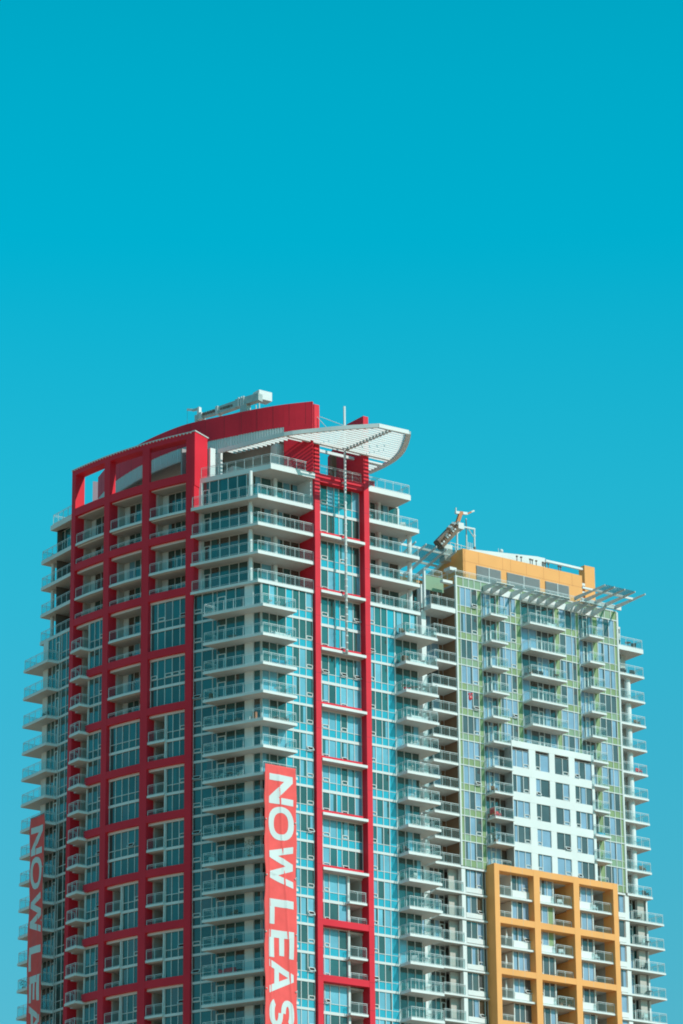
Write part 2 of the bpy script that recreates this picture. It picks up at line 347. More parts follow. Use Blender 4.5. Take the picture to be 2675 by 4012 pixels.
# --- glazing and balconies floor by floor
for i in range(1, len(Z)):
    z0, z1 = Z[i], Z[i - 1]
    if z0 > 114:                                               # set-back penthouse storeys
        zt = z1 - (.52 if i == 1 else .3) + .25
        if i == 1: zt = 126.08 + .25
        glazing('terrace_window', red, FR, -2.3, run([.55, 1.5, 2.75, 3.3, 4.15, 5.05, 6.1], 'ddsddd'), z0, zt - .02, DOOR, band=.25, spm='white', bandm='soffit')
        oL = -.75 if i == 1 else -1.0
        glazing('terrace_window', red, FB, oL, run([2.1, 3.2, 4.3, 5.45, 6.5, 7.35], 'ddddp'), z0, zt - .02, SHADE if i > 1 else dict(SHADE, v=['glass']), band=.25, bandm='soffit', bar=.09 if i == 1 else .07)
        glazing('terrace_window', red, FR, -2.3, run([13.0, 14.2, 14.9, 15.6, 16.1, 17.25, 18.45], 'ddd' + 'sdd'), z0, zt - .02, DOOR, band=.25, spm='white', bandm='soffit')
        glazing('terrace_window', red, FW, -2.2 if i > 1 else -1.2, run([-.2, 1.1, 2.3, 3.5, 4.8], 'dddd') , z0, zt - .02, SHADE, band=.25, bandm='soffit')
        mb = MB(); mb.box(FR, 18.45, 18.62, -9, -2.25, z0, zt - .27, 'white'); mb.build('end_wall', red)
        mb = MB(); mb.box(FW, 4.8, 4.95, -6, -2.15 if i > 1 else -1.1, z0, zt - .27, 'stucco'); mb.build('end_wall', red)
        mb = MB(); mb.box(FB, 7.36, 7.86, -1.6, -.55, z0, zt - .27, 'white'); mb.build('pier', red)
        if i == 1:
            mb = MB(); mb.box(FR, 5.95, 6.23, -2.4, .05, z0, 126.08, 'white'); mb.build('pier', red)
            cc = corner(-2.3 + 1.0, -.75)
        for (x, y), r in ((corner(-1.35, -.25), .2), (FR.xy(3.02, -1.95), .22), (FR.xy(15.85, -1.95), .2)) + (((FR.xy(18.95, -1.0), .24), (FW.xy(5.35, -.9), .2)) if i > 1 else ()):
            mb = MB(); mb.rod((x, y, z0), (x, y, zt - .25), r, 'white', 16); mb.build('column', red)
        # terrace rails
        h = MB()
        rail_o = MB(); a = corner(.1, .44)
        rp = balcony(red, [FR.xy(6.2, .2), FR.xy(6.2, .03), corner(.03, .3), corner(.2, .54)], z0 + .06, [FB.xy(7.82, .44), a, FR.xy(6.2, .1)], th=.06, name='terrace')
        rp = balcony(red, [FR.xy(12.95, .2), FR.xy(12.95, .03), FR.xy(19.3, .03), FR.xy(19.35, .2)], z0 + .06, [FR.xy(12.95, .1), FR.xy(19.25, .1), FR.xy(19.25, -4.3)], th=.06, name='terrace')
        rp = balcony(red, [FW.xy(0.1, 0), FW.xy(.1, -.2), FW.xy(6.3, -.2), FW.xy(6.3, 0)], z0 + .06, [FW.xy(0.1, -.1), FW.xy(6.22, -.1), FW.xy(6.22, -3.5)], th=.06, name='terrace')
    else:
        full = z1 < 114.1
        # left of the red frame
        glazing('curtain_wall', red, FR, 0, run([.05, .93, 1.88, 2.9, 3.72, 4.5, 5.3, 6.1], 'dddswwa'), z0, z1, LIT)
        # shaded straight glass round the corner, with the white pier
        glazing('corner_window', red, FB, 0, run([.06, .84], 'd'), z0, z1, SHADE)
        glazing('corner_window', red, FB, 0, run([1.86, 2.95, 4.05, 5.1], 'ddp'), z0, z1, SHADE)
        glazing('corner_window', red, FB, 0, run([5.1, 5.62, 6.85, 7.84], 'wwa'), z0, z1, SHADE)
        mb = MB(); mb.box(FB, .88, 1.82, -.5, .12, z0, z1 - .26, 'white'); mb.build('pier', red)
        # right of the red frame
        glazing('curtain_wall', red, FR, 0, run([12.98, 13.67, 14.46, 15.22, 16.13], 'awws'), z0, z1, LIT)
        glazing('balcony_door', red, FR, -.02, run([16.22, 17.15, 18.1, 19.0], 'ddd'), z0, z1, dict(LIT, pb=.1))
        glazing('wing_window', red, FW, -.05, run([-.2, .75, 1.75, 2.15, 2.9, 3.65, 4.5], 'wwspdd'), z0, z1, SHADE)
        mb = MB(); mb.box(FW, 4.5, 5.45, -1.0, .02, z0, z1 - .26, 'white'); mb.build('pier', red)
        if z1 < 114.5:
            co = corner(1.8, 1.65)
            balcony(red, [FB.xy(5.1, 0), FB.xy(5.75, 1.65), co, FR.xy(3.03, 1.8), FR.xy(2.93, 0)] + [corner(0, 0)], z0,
                    [FB.xy(5.15, .1), FB.xy(5.65, 1.55), corner(1.7, 1.55), FR.xy(2.94, 1.7), FR.xy(2.88, .1)])
            balcony(red, [FR.xy(16.22, 0), FR.xy(16.24, 1.8), FR.xy(20.28, 1.8), FR.xy(20.28, -1.6), FR.xy(19.1, -1.6), FR.xy(19.1, 0)], z0,
                    [FR.xy(16.3, .1), FR.xy(16.33, 1.7), FR.xy(20.18, 1.7), FR.xy(20.18, -1.5)])
            balcony(red, [FW.xy(2.3, 0), FW.xy(2.35, 1.35), FW.xy(7.2, 1.35), FW.xy(7.2, -2.2), FW.xy(5.5, -2.2), FW.xy(5.5, 0)], z0,
                    [FW.xy(2.4, .1), FW.xy(2.44, 1.25), FW.xy(7.1, 1.25), FW.xy(7.1, -2.1)])

# --- bow: red grid
BC = [(7.85, 8.63), (13.25, 14.15), (18.75, 19.55), (24.3, 24.95)]
mb = MB()
for (a, b), dp in zip(BC, (-2.0, .05, -.42, -.75)):
    mb.box(FB, a, b, -.75, .4, BASE, 126.25, 'red'); mb.box(FB, a, b, dp, .4, 126.25, 130.75, 'red')
for bi, (a, b) in enumerate(((8.63, 13.25), (14.15, 18.75), (19.55, 24.3))):
    for k, z in enumerate(UB[:-1]):
        e = b
        if bi == 2 and k >= 3: e = 22.05
        mb.box(FB, a, e, -.3, .385, z - (.02 if k else .1), z + .73, 'red')
mb.box(FB, 7.85, 24.95, -.75, .4, 130.75, 131.38, 'red')
mb.box(FB, 7.8, 25.0, -.77, .46, 131.38, 131.45, 'frame')
ob = mb.build('bow_frame', red)
# flashing clips along the parapet and panel joints on the columns
mb = MB(); s = 8.0
while s < 24.9: mb.box(FB, s, s + .16, .40, .47, 131.26, 131.38, 'frame'); s += .42
mb.build('parapet_clips', ob)
# fin at the right end of the bow, tapering down the corner
mb = MB()
q0 = [FB.pt(7.83, .4, 126.3), FB.pt(7.83, .4, 131.38), FB.pt(7.83, -2.0, 131.38), FB.pt(7.83, -2.0, 126.3)]
mb.box(FB, 7.6, 7.845, -2.0, .395, 125.6, 131.37, 'red')
A = [FB.pt(7.66, .39, 125.6), FB.pt(7.84, .39, 125.6), FB.pt(7.84, -.3, 125.6), FB.pt(7.66, -.3, 125.6)]
B = [FB.pt(7.78, .39, 109.0), FB.pt(7.84, .39, 109.0), FB.pt(7.84, .3, 109.0), FB.pt(7.78, .3, 109.0)]
mb.hexa(A, B, 'red')
mb.box(FB, 7.68, 7.845, -1.3, .36, 114.3, 125.6, 'red')
mb.box(FB, 7.52, 7.9, -2.1, .46, 131.39, 131.5, 'frame')
mb.build('fin', red)

def bow_unit(bi, k, kind):
    a, b = ((8.63, 13.25), (14.15, 18.75), (19.55, 24.3))[bi]
    z0, z2 = UB[k + 1], UB[k]; zm = [z for z in Z if z0 + .5 < z < z2 - .5][0]
    ztop = z2 - .28
    if kind == 'glazed':
        n = 5; us = [a + .06] + [a + (b - a) * j / n for j in range(1, n)] + [b - .06]
        kd = 'aw' * 3
        glazing('bay_window', red, FB, -.12, run(us, [rnd.choice('wwwa') for _ in range(n)]), zm, ztop + .22, SHADE, band=.2)
        glazing('bay_window', red, FB, -.12, run(us, [rnd.choice('wwwwa') for _ in range(n)]), z0, zm, SHADE, sill=.05, band=.22)
    elif kind == 'loggia':
        mb = MB()
        mb.box(FB, b - .25, b, -2.3, -.75, z0, ztop, 'stucco'); mb.box(FB, a, a + .1, -2.3, -.75, z0, ztop, 'stucco'); mb.box(FB, b - 1.0, b - .25, -2.35, -1.55, z0, ztop, 'white')
        mb.build('loggia_wall', red)
        for za, zb in ((zm, ztop), (z0, zm - .27)):
            us = [a + .1, a + 1.2, a + 1.9, a + 2.7, b - 1.0]
            glazing('loggia_door', red, FB, -1.6, run(us, 'dpdd'), za, zb + .1, DOOR, band=.12, bandm='soffit')
        balcony(red, [FB.xy(b, .33), FB.xy((a + b) / 2, .36), FB.xy(a, .33), FB.xy(a, -2.3), FB.xy(b, -2.3)], zm, [FB.xy(b - .05, .2), FB.xy((a + b) / 2, .22), FB.xy(a + .05, .2)], th=.24, name='loggia_balcony')
        balcony(red, [FB.xy(b, -.31), FB.xy(a, -.31), FB.xy(a, -.5), FB.xy(b, -.5)], z0 + .05, [FB.xy(b - .05, .22), FB.xy((a + b) / 2, .24), FB.xy(a + .05, .22)], th=.05, name='loggia_balcony', h=1.2)
    elif kind == 'half':
        c = b - .47 * (b - a)
        us = [a + .06, a + (c - a) * .36, a + (c - a) * .7, c]
        glazing('bay_window', red, FB, -.12, run(us, 'aww'), zm, ztop + .22, SHADE, band=.2)
        glazing('bay_window', red, FB, -.12, run(us, 'wwa'), z0, zm, SHADE, sill=.05, band=.22)
        mb = MB(); mb.box(FB, c + .02, c + .16, -2.3, .1, z0, ztop, 'frame'); mb.box(FB, b - .2, b, -2.3, -.75, z0, ztop, 'stucco'); mb.box(FB, c + .16, b - .2, -2.3, -2.1, z0, ztop, 'stucco')
        mb.build('loggia_wall', red)
        for za, zb in ((zm, ztop), (z0, zm - .27)):
            glazing('loggia_door', red, FB, -2.05, run([c + .2, c + 1.2], 'p'), za, zb + .1, DOOR, band=.1, bandm='soffit')
        balcony(red, [FB.xy(b - .02, .33), FB.xy(c, .33), FB.xy(c + .16, -2.1), FB.xy(b, -2.1)], zm, [FB.xy(b - .08, .22), FB.xy(c + .08, .22), FB.xy(c + .1, -.2)], th=.24, name='loggia_balcony')
        balcony(red, [FB.xy(b, -.31), FB.xy(c, -.31), FB.xy(c, -.5), FB.xy(b, -.5)], z0 + .05, [FB.xy(b - .08, .22), FB.xy(c + .08, .22)], th=.05, name='loggia_balcony', h=1.2)
    elif kind == 'corner':
        c = 22.0
        us = [a + .06, a + .85, a + 1.65, c]
        glazing('bay_window', red, FB, -.05, run(us, 'aww'), zm, ztop + .22, SHADE, band=.2)
        glazing('bay_window', red, FB, -.05, run(us, 'wwa'), z0, zm, SHADE, sill=.05, band=.22)
        mb = MB(); mb.box(FB, c + .02, c + .14, -2.3, .05, z0, ztop, 'frame'); mb.box(FB, b - .3, b, -2.3, -.75, z0, ztop, 'stucco'); mb.box(FB, c + .14, b - .3, -2.3, -1.7, z0, ztop, 'stucco')
        mb.build('loggia_wall', red)
        for z in (zm, z0):
            P = (-25.0 + 27.952 - 0, 0)
            ap = FB.xy(21.92, 1.28)
            dR, dW = FR.d, FW.d
            p1 = add2(ap, dW, 2.0); p2 = add2(ap, dR, 1.55)
            i_ = lambda p: p
            balcony(red, [ap, p1, add2(p1, dR, 2.0), add2(p2, dW, 1.6), p2], z,
                    [add2(add2(p1, dR, 1.0), dW, -.08), add2(add2(p1, dR, .1), dW, -.08), add2(add2(ap, dR, .1), dW, .1), add2(add2(p2, dW, .1), dR, -.5)], th=.26, name='balcony')
for k in range(len(UB) - 1):
    bow_unit(2, k, 'loggia' if k < 2 else 'corner')
    bow_unit(1, k, 'loggia' if k < 4 else ('glazed' if k < 7 else 'half'))
    bow_unit(0, k, 'loggia' if k < 2 else ('glazed' if k < 4 else 'half'))

# --- tall red frame on the sunlit face
mb = MB()
mb.box(FR, 6.22, 6.85, -2.5, .43, BASE, 134.15, 'red'); mb.box(FR, 12.3, 12.93, -2.5, .43, BASE, 134.15, 'red')
mb.box(FR, 6.85, 12.3, -.6, .41, 126.35, 126.78, 'red'); mb.box(FR, 6.85, 12.3, -.6, .30, 125.95, 126.36, 'red')
for z in UB[1:-1]:
    if z > 85: mb.box(FR, 6.85, 11.85, -.6, .30, z + .17, z + .46, 'red')
    else: mb.box(FR, 6.85, 12.3, -.6, .41, z - .05, z + .6, 'red')
ob = mb.build('street_frame', red)
for z in [128.6, 131.4] + Z[1:]:
    for a, b in ((6.222, 6.848), (12.302, 12.928)): jb = MB(); jb.box(FR, a, b, .40, .4335, z + .42, z + .445, 'joint'); jb.build('panel_joint', ob)
for z in UB[1:]:
    if z > 85:
        mb = MB(); pts = [FR.xy(6.87, -.6), FR.xy(6.87, .55), FR.xy(9.35, .55), FR.xy(9.5, .36), FR.xy(9.92, .36), FR.xy(10.05, .55), FR.xy(12.29, .55), FR.xy(12.29, -.6)]
        if z < 108: pts = [FR.xy(6.87, -.6), FR.xy(6.87, .55), FR.xy(12.29, .55), FR.xy(12.29, -.6)]
        mb.prism(pts, z - .1, z + .17, 'white', mb='soffit'); mb.build('white_ledge', red)
for k in range(len(UB) - 1):
    z0, z2 = UB[k + 1], UB[k]; zm = [z for z in Z if z0 + .5 < z < z2 - .5][0]
    if z0 > 85:
        us = [6.85, 7.5, 8.35, 9.2, 9.78, 10.56, 11.4, 12.28]
        glazing('bay_window', red, FR, -.5, run(us, 'wawsaww' if rnd.random() < .7 else 'wawsawa'), zm, z2 - .1, LIT, band=.12)
        glazing('bay_window', red, FR, -.5, run(us, 'wawsaww'), z0 + .45, zm, LIT, sill=.03, band=.3)
    else:
        us = [6.85, 7.58, 8.23, 9.31, 10.3]
        glazing('bay_window', red, FR, -.5, run(us, 'waww'), zm, z2 - .05, LIT, band=.1)
        glazing('bay_window', red, FR, -.5, run(us, 'waww'), z0 + .55, zm, LIT, sill=.03, band=.3)
        mb = MB(); mb.box(FR, 10.3, 10.55, -2.4, -.3, z0, z2 - .06, 'frame'); mb.box(FR, 12.1, 12.3, -2.5, -.75, z0, z2 - .06, 'stucco'); mb.box(FR, 10.55, 12.1, -2.5, -2.3, z0, z2 - .06, 'stucco')
        mb.box(FR, 10.2, 12.3, -2.5, -.3, z2 - .06, z2 - .01, 'soffit'); mb.build('loggia_wall', red)
        for za, zb in ((zm, z2 - .1), (z0, zm - .25)):
            glazing('loggia_door', red, FR, -2.25, run([10.6, 11.5], 'p'), za, zb + .1, DOOR, band=.1, bandm='soffit')
        balcony(red, [FR.xy(10.1, .3), FR.xy(12.2, .3), FR.xy(12.2, -2.3), FR.xy(10.1, -2.3)], zm, [FR.xy(10.15, .2), FR.xy(12.12, .2)], th=.22, name='loggia_balcony')
        balcony(red, [FR.xy(10.3, -.3), FR.xy(12.3, -.3), FR.xy(12.3, -2.3), FR.xy(10.3, -2.3)], z0 + .04, [FR.xy(10.3, .1), FR.xy(12.25, .1)], th=.1, name='loggia_balcony', h=1.2)

# --- curved red screen wall of the roof plant, with its ribbed white band
SW = [(5.2, 2.75), (4.9, 2.83), (2.3, 3.55), (-.41, 4.66), (-3.15, 6.13), (-6.38, 7.93), (-8.72, 9.64), (-11.81, 13.01), (-14.3, 16.6), (-16.4, 20.4), (-17.9, 24.4)]
def smooth_line(pts, n=5):
    o = []
    for i in range(len(pts) - 1):
        p0 = pts[max(i - 1, 0)]; p1 = pts[i]; p2 = pts[i + 1]; p3 = pts[min(i + 2, len(pts) - 1)]
        for k in range(n):
            t = k / n
            o.append(tuple(.5 * (2 * p1[j] + (p2[j] - p0[j]) * t + (2 * p0[j] - 5 * p1[j] + 4 * p2[j] - p3[j]) * t * t + (-p0[j] + 3 * p1[j] - 3 * p2[j] + p3[j]) * t ** 3) for j in (0, 1)))
    return o + [pts[-1]]
SWs = [(CX + x, CY + y) for x, y in smooth_line(SW)]
def strip(mb, line, z0, z1, th, m, zf=None):
    for p, q in zip(line[:-1], line[1:]):
        mb.bar(p, q, z0, z1, th, m)
mb = MB(); strip(mb, SWs, 131.75, 134.2, .3, 'red'); strip(mb, SWs[:11], 126.7, 131.75, .3, 'red')
ob = mb.build('screen_wall', red)
jb = MB()
for k in range(0, len(SWs) - 1, 3):
    p = SWs[k]; q = SWs[k + 1]; d = Vector((q[0] - p[0], q[1] - p[1])).normalized(); n = Vector((-d.y, d.x)); n = n if n.y < 0 else -n
    jb = MB(); jb.bar((p[0] + n.x * .153, p[1] + n.y * .153), (p[0] + n.x * .153 + d.x * .03, p[1] + n.y * .153 + d.y * .03), 131.8, 134.19, .008, 'joint'); jb.build('panel_joint', ob)
mb = MB(); band = SWs[10:]
strip(mb, band, 130.3, 131.78, .12, 'frame')
acc = 0
for p, q in zip(band[:-1], band[1:]):
    d = Vector((q[0] - p[0], q[1] - p[1])); L = d.length; d /= L; n = Vector((-d.y, d.x)); n = n if n.y < 0 else -n
    t = 0
    while t < L - .1:
        a = (p[0] + d.x * t + n.x * .09, p[1] + d.y * t + n.y * .09); b = (a[0] + d.x * .13, a[1] + d.y * .13)
        mb.bar(a, b, 130.3, 131.76, .09, 'frame'); t += .27
mb.build('ribbed_band', red)
mb = MB(); inner = [(x + .9 * .5, y + 2.2) for x, y in SWs[10:]]
strip(mb, inner, 126.6, 131.5, .2, 'stucco')
mb.prism([(x, y) for x, y in SWs[10:]] + inner[::-1], 131.2, 131.4, 'soffit')
mb.build('plant_wall', red)
mb = MB(); mb.prism([(-27.0, 366.0), (-25.4, 366.6), (-24.2, 368.5), (-24.2, 372), (-27.0, 372)], 126.2, 135.7, 'hazy_red'); mb.prism([(-25.7, 365.2), (-24.0, 366.4), (-24.0, 368), (-25.7, 368)], 126.2, 133.2, 'louvre'); mb.build('screen_wall_end', red)  # far end of the red screen wall, shade and haze put into the colour
# terrace walls and piers under the canopy
for (u0, u1, o0, o1, z0, z1, m) in ((-1.25, -.65, -8.6, -7.4, 126.6, 130.3, 'white'), (.05, .3, -8.8, -7.5, 126.6, 130.2, 'white'), (1.2, 3.3, -9.5, -6.9, 126.6, 128.7, 'white'), (3.45, 4.3, -3.4, -2.3, 127.6, 130.2, 'white'),
        (-3.4, -1.3, -9.6, -9.4, 126.6, 130.4, 'louvre'), (-.6, 1.2, -10.5, -10.2, 126.6, 131.0, 'stucco'), (1.0, 1.2, -8.9, -8.7, 126.6, 130.8, 'dark'),
        (7.2, 9.6, -5.2, -4.8, 126.6, 130.6, 'white'), (9.0, 11.6, -7.2, -7.0, 126.6, 131.0, 'louvre'), (11.0, 11.6, -3.8, -3.4, 126.6, 131.0, 'wood_and_shade'), (9.2, 10.3, -4.7, -4.4, 128.7, 128.95, 'rust')):
    mb = MB(); mb.box(FR, u0, u1, o0, o1, z0, z1, m); mb.build('terrace_wall', red)
mb = MB(); h0 = [FR.pt(12.3, -2.5, 126.6), FR.pt(12.6, -2.5, 126.6), FR.pt(12.6, -2.5, 134.0), FR.pt(12.3, -2.5, 134.0)]
h1 = [FR.pt(12.3, -6.0, 126.6), FR.pt(12.6, -6.0, 126.6), FR.pt(12.6, -6.0, 131.6), FR.pt(12.3, -6.0, 131.6)]
mb.hexa(h0, h1, 'red'); mb.build('fin', red)
mb = MB(); mb.box(FR, 13.2, 14.6, -1.2, -.9, 126.6, 127.8, 'red'); mb.box(FR, 13.15, 14.65, -1.25, -.85, 127.8, 127.92, 'white'); mb.build('terrace_screen', red)
# roof terrace rails
balcony(red, [FR.xy(6.2, .44), FR.xy(6.2, .2), corner(.2, -.9), corner(.44, -.64)], 126.66, [FB.xy(7.5, -.72), corner(.32, -.72), FR.xy(6.2, .32)], th=.05, name='terrace')
balcony(red, [FR.xy(6.9, .2), FR.xy(12.2, .2), FR.xy(12.2, -.2), FR.xy(6.9, -.2)], 126.84, [FR.xy(6.9, .0), FR.xy(12.25, .0)], th=.05, name='terrace')
balcony(red, [FR.xy(13, .44), FR.xy(18.15, .44), FR.xy(18.15, .1), FR.xy(13, .1)], 126.66, [FR.xy(13.0, .34), FR.xy(18.07, .34), FR.xy(18.07, -4.3)], th=.05, name='terrace')
balcony(red, [FW.xy(.1, 0), FW.xy(4.15, 0), FW.xy(4.15, -.3), FW.xy(.1, -.3)], 126.66, [FW.xy(.1, -.1), FW.xy(4.1, -.1), FW.xy(4.1, -3.5)], th=.05, name='terrace')
for a, b in ((8.7, 13.2), (14.2, 18.7), (19.6, 24.25)):
    railing(red, [FB.xy(a, -.9), FB.xy((a + b) / 2, -.9), FB.xy(b, -.9)], 126.3, h=1.15)

# --- white winged canopy
ZC = 130.0
left = [(-.3, -7.4), (1.08, -3.79), (2.6, .36), (4.67, 3.08), (6.7, 5.35), (9.1, 7.6)]
right = [(12.7, 7.7), (13.7, 6.1), (15.1, 3.4), (15.86, 1.01), (16.1, -1.4), (16.0, -3.9)]
ls = smooth_line(left, 4); rs = smooth_line(right, 4)
mb = MB()
def seg_beam(line, wd, ht, m, dz=0):
    for p, q in zip(line[:-1], line[1:]): mb.beam(FR.pt(p[0], p[1], ZC + dz), FR.pt(q[0], q[1], ZC + dz), wd, ht, m)
seg_beam(ls, .22, .42, 'white', .1); seg_beam([left[-1], right[0]], .22, .42, 'white', .1); seg_beam(rs, .5, .3, 'frame', .06)
ob = mb.build('canopy', red)
def edge_at(line, o):
    for p, q in zip(line[:-1], line[1:]):
        if (p[1] - o) * (q[1] - o) <= 0 and p[1] != q[1]:
            t = (o - p[1]) / (q[1] - p[1]); return p[0] + (q[0] - p[0]) * t
mb = MB(); o = 7.45; studs = []
while o > -6.9:
    a = edge_at(ls, o); b = edge_at(rs, o)
    if a is not None:
        if b is None or o < -3.2: b = a + 2.3
        if o < -.2: b = min(b, a + 1.6)
        if abs(o - .55) > .3: mb.beam(FR.pt(a + .1, o, ZC), FR.pt(b - .2, o, ZC), .05, .185, 'white')
        if o < -.9 and o > -3.3 and edge_at(rs, o): mb.beam(FR.pt(12.95, o, ZC), FR.pt(edge_at(rs, o) - .2, o, ZC), .05, .185, 'white')
        if o > .9: studs.append(o)
    o -= .5
mb.build('canopy_slats', ob)
mb = MB(); mb.beam(FR.pt(2.8, .55, ZC - .02), FR.pt(15.7, .55, ZC - .02), .22, .34, 'white'); mb.build('canopy_beam', ob)
mb = MB(); mb.beam(FR.pt(6.5, -1.3, ZC - .02), FR.pt(15.9, -1.3, ZC - .02), .2, .3, 'white'); mb.build('canopy_beam', ob)
mb = MB(); mb.beam(FR.pt(10.0, .6, ZC + .2), FR.pt(10.6, 7.6, ZC + .2), .14, .2, 'frame')
for o in studs: mb.box(FR, 10.0 + .6 * (o - .6) / 7, 10.28 + .6 * (o - .6) / 7, o - .3, o - .12, ZC - .12, ZC + .12, 'metal')
mb.build('canopy_spine', ob)
mb = MB()
for (a, b) in ((FR.pt(6.45, .2, 133.1), FR.pt(13.0, 3.9, 130.3)), (FR.pt(6.45, .2, 133.1), FR.pt(7.6, 2.2, 130.3)), (FR.pt(12.4, .45, 132.2), FR.pt(13.6, 3.0, 130.3))): mb.rod(a, b, .035, 'frame')
mb.build('tie_rod', ob)
# --- mast with collars in front of the frame
mb = MB(); x, y = FR.xy(9.72, .78)
mb.rod((x, y, 107.95), (x, y, 134.5), .125, 'frame', 12)
ob = mb.build('mast', red, smooth=True)
z = 108.4
while z < 127.5: mb = MB(); mb.rod((x, y, z), (x, y, z + .13), .165, 'white', 12); mb.build('mast_collar', ob); z += .74
for z in (108.22, 114.22, 120.2, 126.3): mb = MB(); mb.beam(FR.pt(9.7, .2, z), FR.pt(9.72, .8, z), .2, .14, 'frame'); mb.build('mast_bracket', ob)

# =================================================================== FACADE CLEANING CRANES
def P(F, u, o, z): return Vector(F.pt(u, o, z))
bd = (math.sin(R(-53)), math.cos(R(-53)))
FA = Straight(FR.xy(4.9, -7.0), -53.0, -1)      # boom axis, u runs to the boom tip
cr = thing('facade_crane', FA.pt(3.2, 0, 134.2), 'long grey facade cleaning crane with white counterweight lying on red roof wall', 'crane')
mb = MB(); mb.box(FR, 4.75, 6.35, -8.6, -7.45, 137.02, 138.0, 'white'); mb.build('counterweight', cr)
def taper(mb, u0, u1, h0, h1, w, m): mb.hexa([FA.pt(u0, -w, h0[0]), FA.pt(u0, w, h0[0]), FA.pt(u0, w, h0[1]), FA.pt(u0, -w, h0[1])], [FA.pt(u1, -w, h1[0]), FA.pt(u1, w, h1[0]), FA.pt(u1, w, h1[1]), FA.pt(u1, -w, h1[1])], m)
mb = MB(); taper(mb, .3, 3.4, (136.7, 137.5), (136.65, 137.5), .35, 'metal'); taper(mb, 3.4, 6.0, (136.62, 137.42), (136.5, 137.28), .3, 'metal'); taper(mb, 6.0, 8.6, (136.58, 137.2), (136.62, 137.12), .22, 'metal')
bo = mb.build('boom', cr)
for u in (2.2, 2.5, 2.85):
    mb = MB(); mb.box(FA, u, u + .15, .3, .42, 136.6, 137.6, 'white'); mb.build('clamp', bo)
for u, h_ in ((5.7, .9), (7.9, .75)):
    mb = MB(); mb.box(FA, u, u + .3, -.36, .4, 136.45, 136.45 + h_, 'frame'); mb.build('clamp', bo)
mb = MB()
for u in (3.9, 5.3, 6.35, 6.7, 7.05, 7.4, 7.7): mb.rod(FA.pt(u, .2, 136.95), FA.pt(u, .345, 136.95), .15, 'steel', 10)
mb.box(FA, 4.1, 5.1, .2, .312, 136.8, 137.1, 'steel'); mb.build('boom_openings', bo)
mb = MB(); mb.box(FA, 8.35, 8.62, -.2, .2, 136.55, 137.95, 'white'); mb.box(FA, 8.6, 8.9, -.25, .25, 136.4, 137.1, 'metal'); mb.beam(FA.pt(8.4, 0, 137.8), FA.pt(9.4, .0, 137.85), .2, .22, 'metal'); mb.beam(FA.pt(9.4, 0, 137.9), FA.pt(10.1, .0, 138.1), .2, .2, 'white'); mb.rod(FA.pt(10.1, .0, 138.0), FA.pt(10.1, .0, 135.2), .014, 'steel', 6)
mb.build('jib_head', cr)
mb = MB(); mb.box(FA, 1.9, 2.7, -.4, .4, 133.3, 136.7, 'metal'); mb.box(FA, .6, 1.5, -.7, .5, 133.3, 135.4, 'steel')
for u, q in ((.5, .5), (1.1, .7), (.8, -.6), (1.6, .3), (.3, .2)): mb.rod(FA.pt(u, q, 133.3), FA.pt(u, q, 136.6 - abs(q)), .06, 'metal')
for u in (3.4, 4.6, 5.8): mb.rod(FA.pt(u, .3, 133.6), FA.pt(u, .3, 136.0), .05, 'frame')
mb.rod(FA.pt(1.5, .3, 136.0), FA.pt(6.4, .3, 135.9), .05, 'frame'); mb.build('turntable', cr)

# =================================================================== SECOND TOWER
GX, GY = FG.p
gt = thing('apartment_tower', (GX, GY, 0), 'green panelled high rise tower with orange grid, white block and orange roof house', 'building')
ZG = [122.75, 119.85, 116.88, 114.0, 111.22, 108.45, 105.7, 102.97, 100.2, 97.47, 94.73, 92.0, 89.2, 86.5, 83.84, 81.08, 78.35, 75.6, 72.85, 70.1, 67.3]
GB = 67.3
def gslab(poly, z, th=.25, m='white'):
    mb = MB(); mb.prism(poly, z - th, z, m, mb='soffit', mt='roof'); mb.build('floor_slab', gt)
mb = MB(); mb.prism([FG.xy(0, -.06), FG.xy(22.3, -.06), FG.xy(22.3, -24), FG.xy(-6, -24), FG.xy(-6, -2.4), FG.xy(0, -2.4)], .05, GB, 'stucco'); mb.build('lower_wall', gt)
mb = MB(); mb.prism([FG.xy(.12, -.4), FG.xy(22.2, -.4), FG.xy(22.2, -4.6), FG.xy(24.8, -4.6), FG.xy(24.8, -24), FG.xy(-6, -24), FG.xy(-6, -2.75), FG.xy(.12, -2.75)], 92.0, 122.7, 'core')
mb.prism([FG.xy(.8, -2.3), FG.xy(21.2, -2.3), FG.xy(25.7, -2.4), FG.xy(25.7, -24), FG.xy(-6, -24), FG.xy(-6, -2.6)], GB, 91.7, 'core'); mb.build('light_block_core', gt)  # added dark filling behind the panes, stops light and views through
mb = MB(); mb.box(FG, -.02, .12, -2.75, -.02, 92.0, 122.75, 'wood_and_shade'); mb.box(FG, 22.2, 22.34, -4.6, -.02, 92.0, 122.75, 'white'); mb.box(FG, -6.2, -6, -24, -2.4, GB, 123, 'stucco'); mb.box(FG, 24.66, 24.8, -24, -4.4, 92, 122.7, 'stucco'); mb.build('side_wall', gt)  # near-corner side wall: brown colour carries the shade of its left-facing side
mb = MB(); mb.box(FG, -.04, .14, -.16, .10, 92.0, 123.85, 'frame'); mb.build('corner_post', gt)
mb = MB(); mb.box(FG, 22.3, 22.5, -.16, .10, 92.0, 123.7, 'frame'); mb.build('corner_post', gt)
for i, z in enumerate(ZG[:12]): gslab([FG.xy(.02, -.05), FG.xy(22.3, -.05), FG.xy(22.3, -4.5), FG.xy(24.7, -4.5), FG.xy(24.7, -23), FG.xy(-6, -23), FG.xy(-6, -2.5), FG.xy(.02, -2.5)], z)
LOG = [FG.xy(.0, .02), FG.xy(-3.34, .02), FG.xy(-3.34, -2.4), FG.xy(.0, -2.4)]
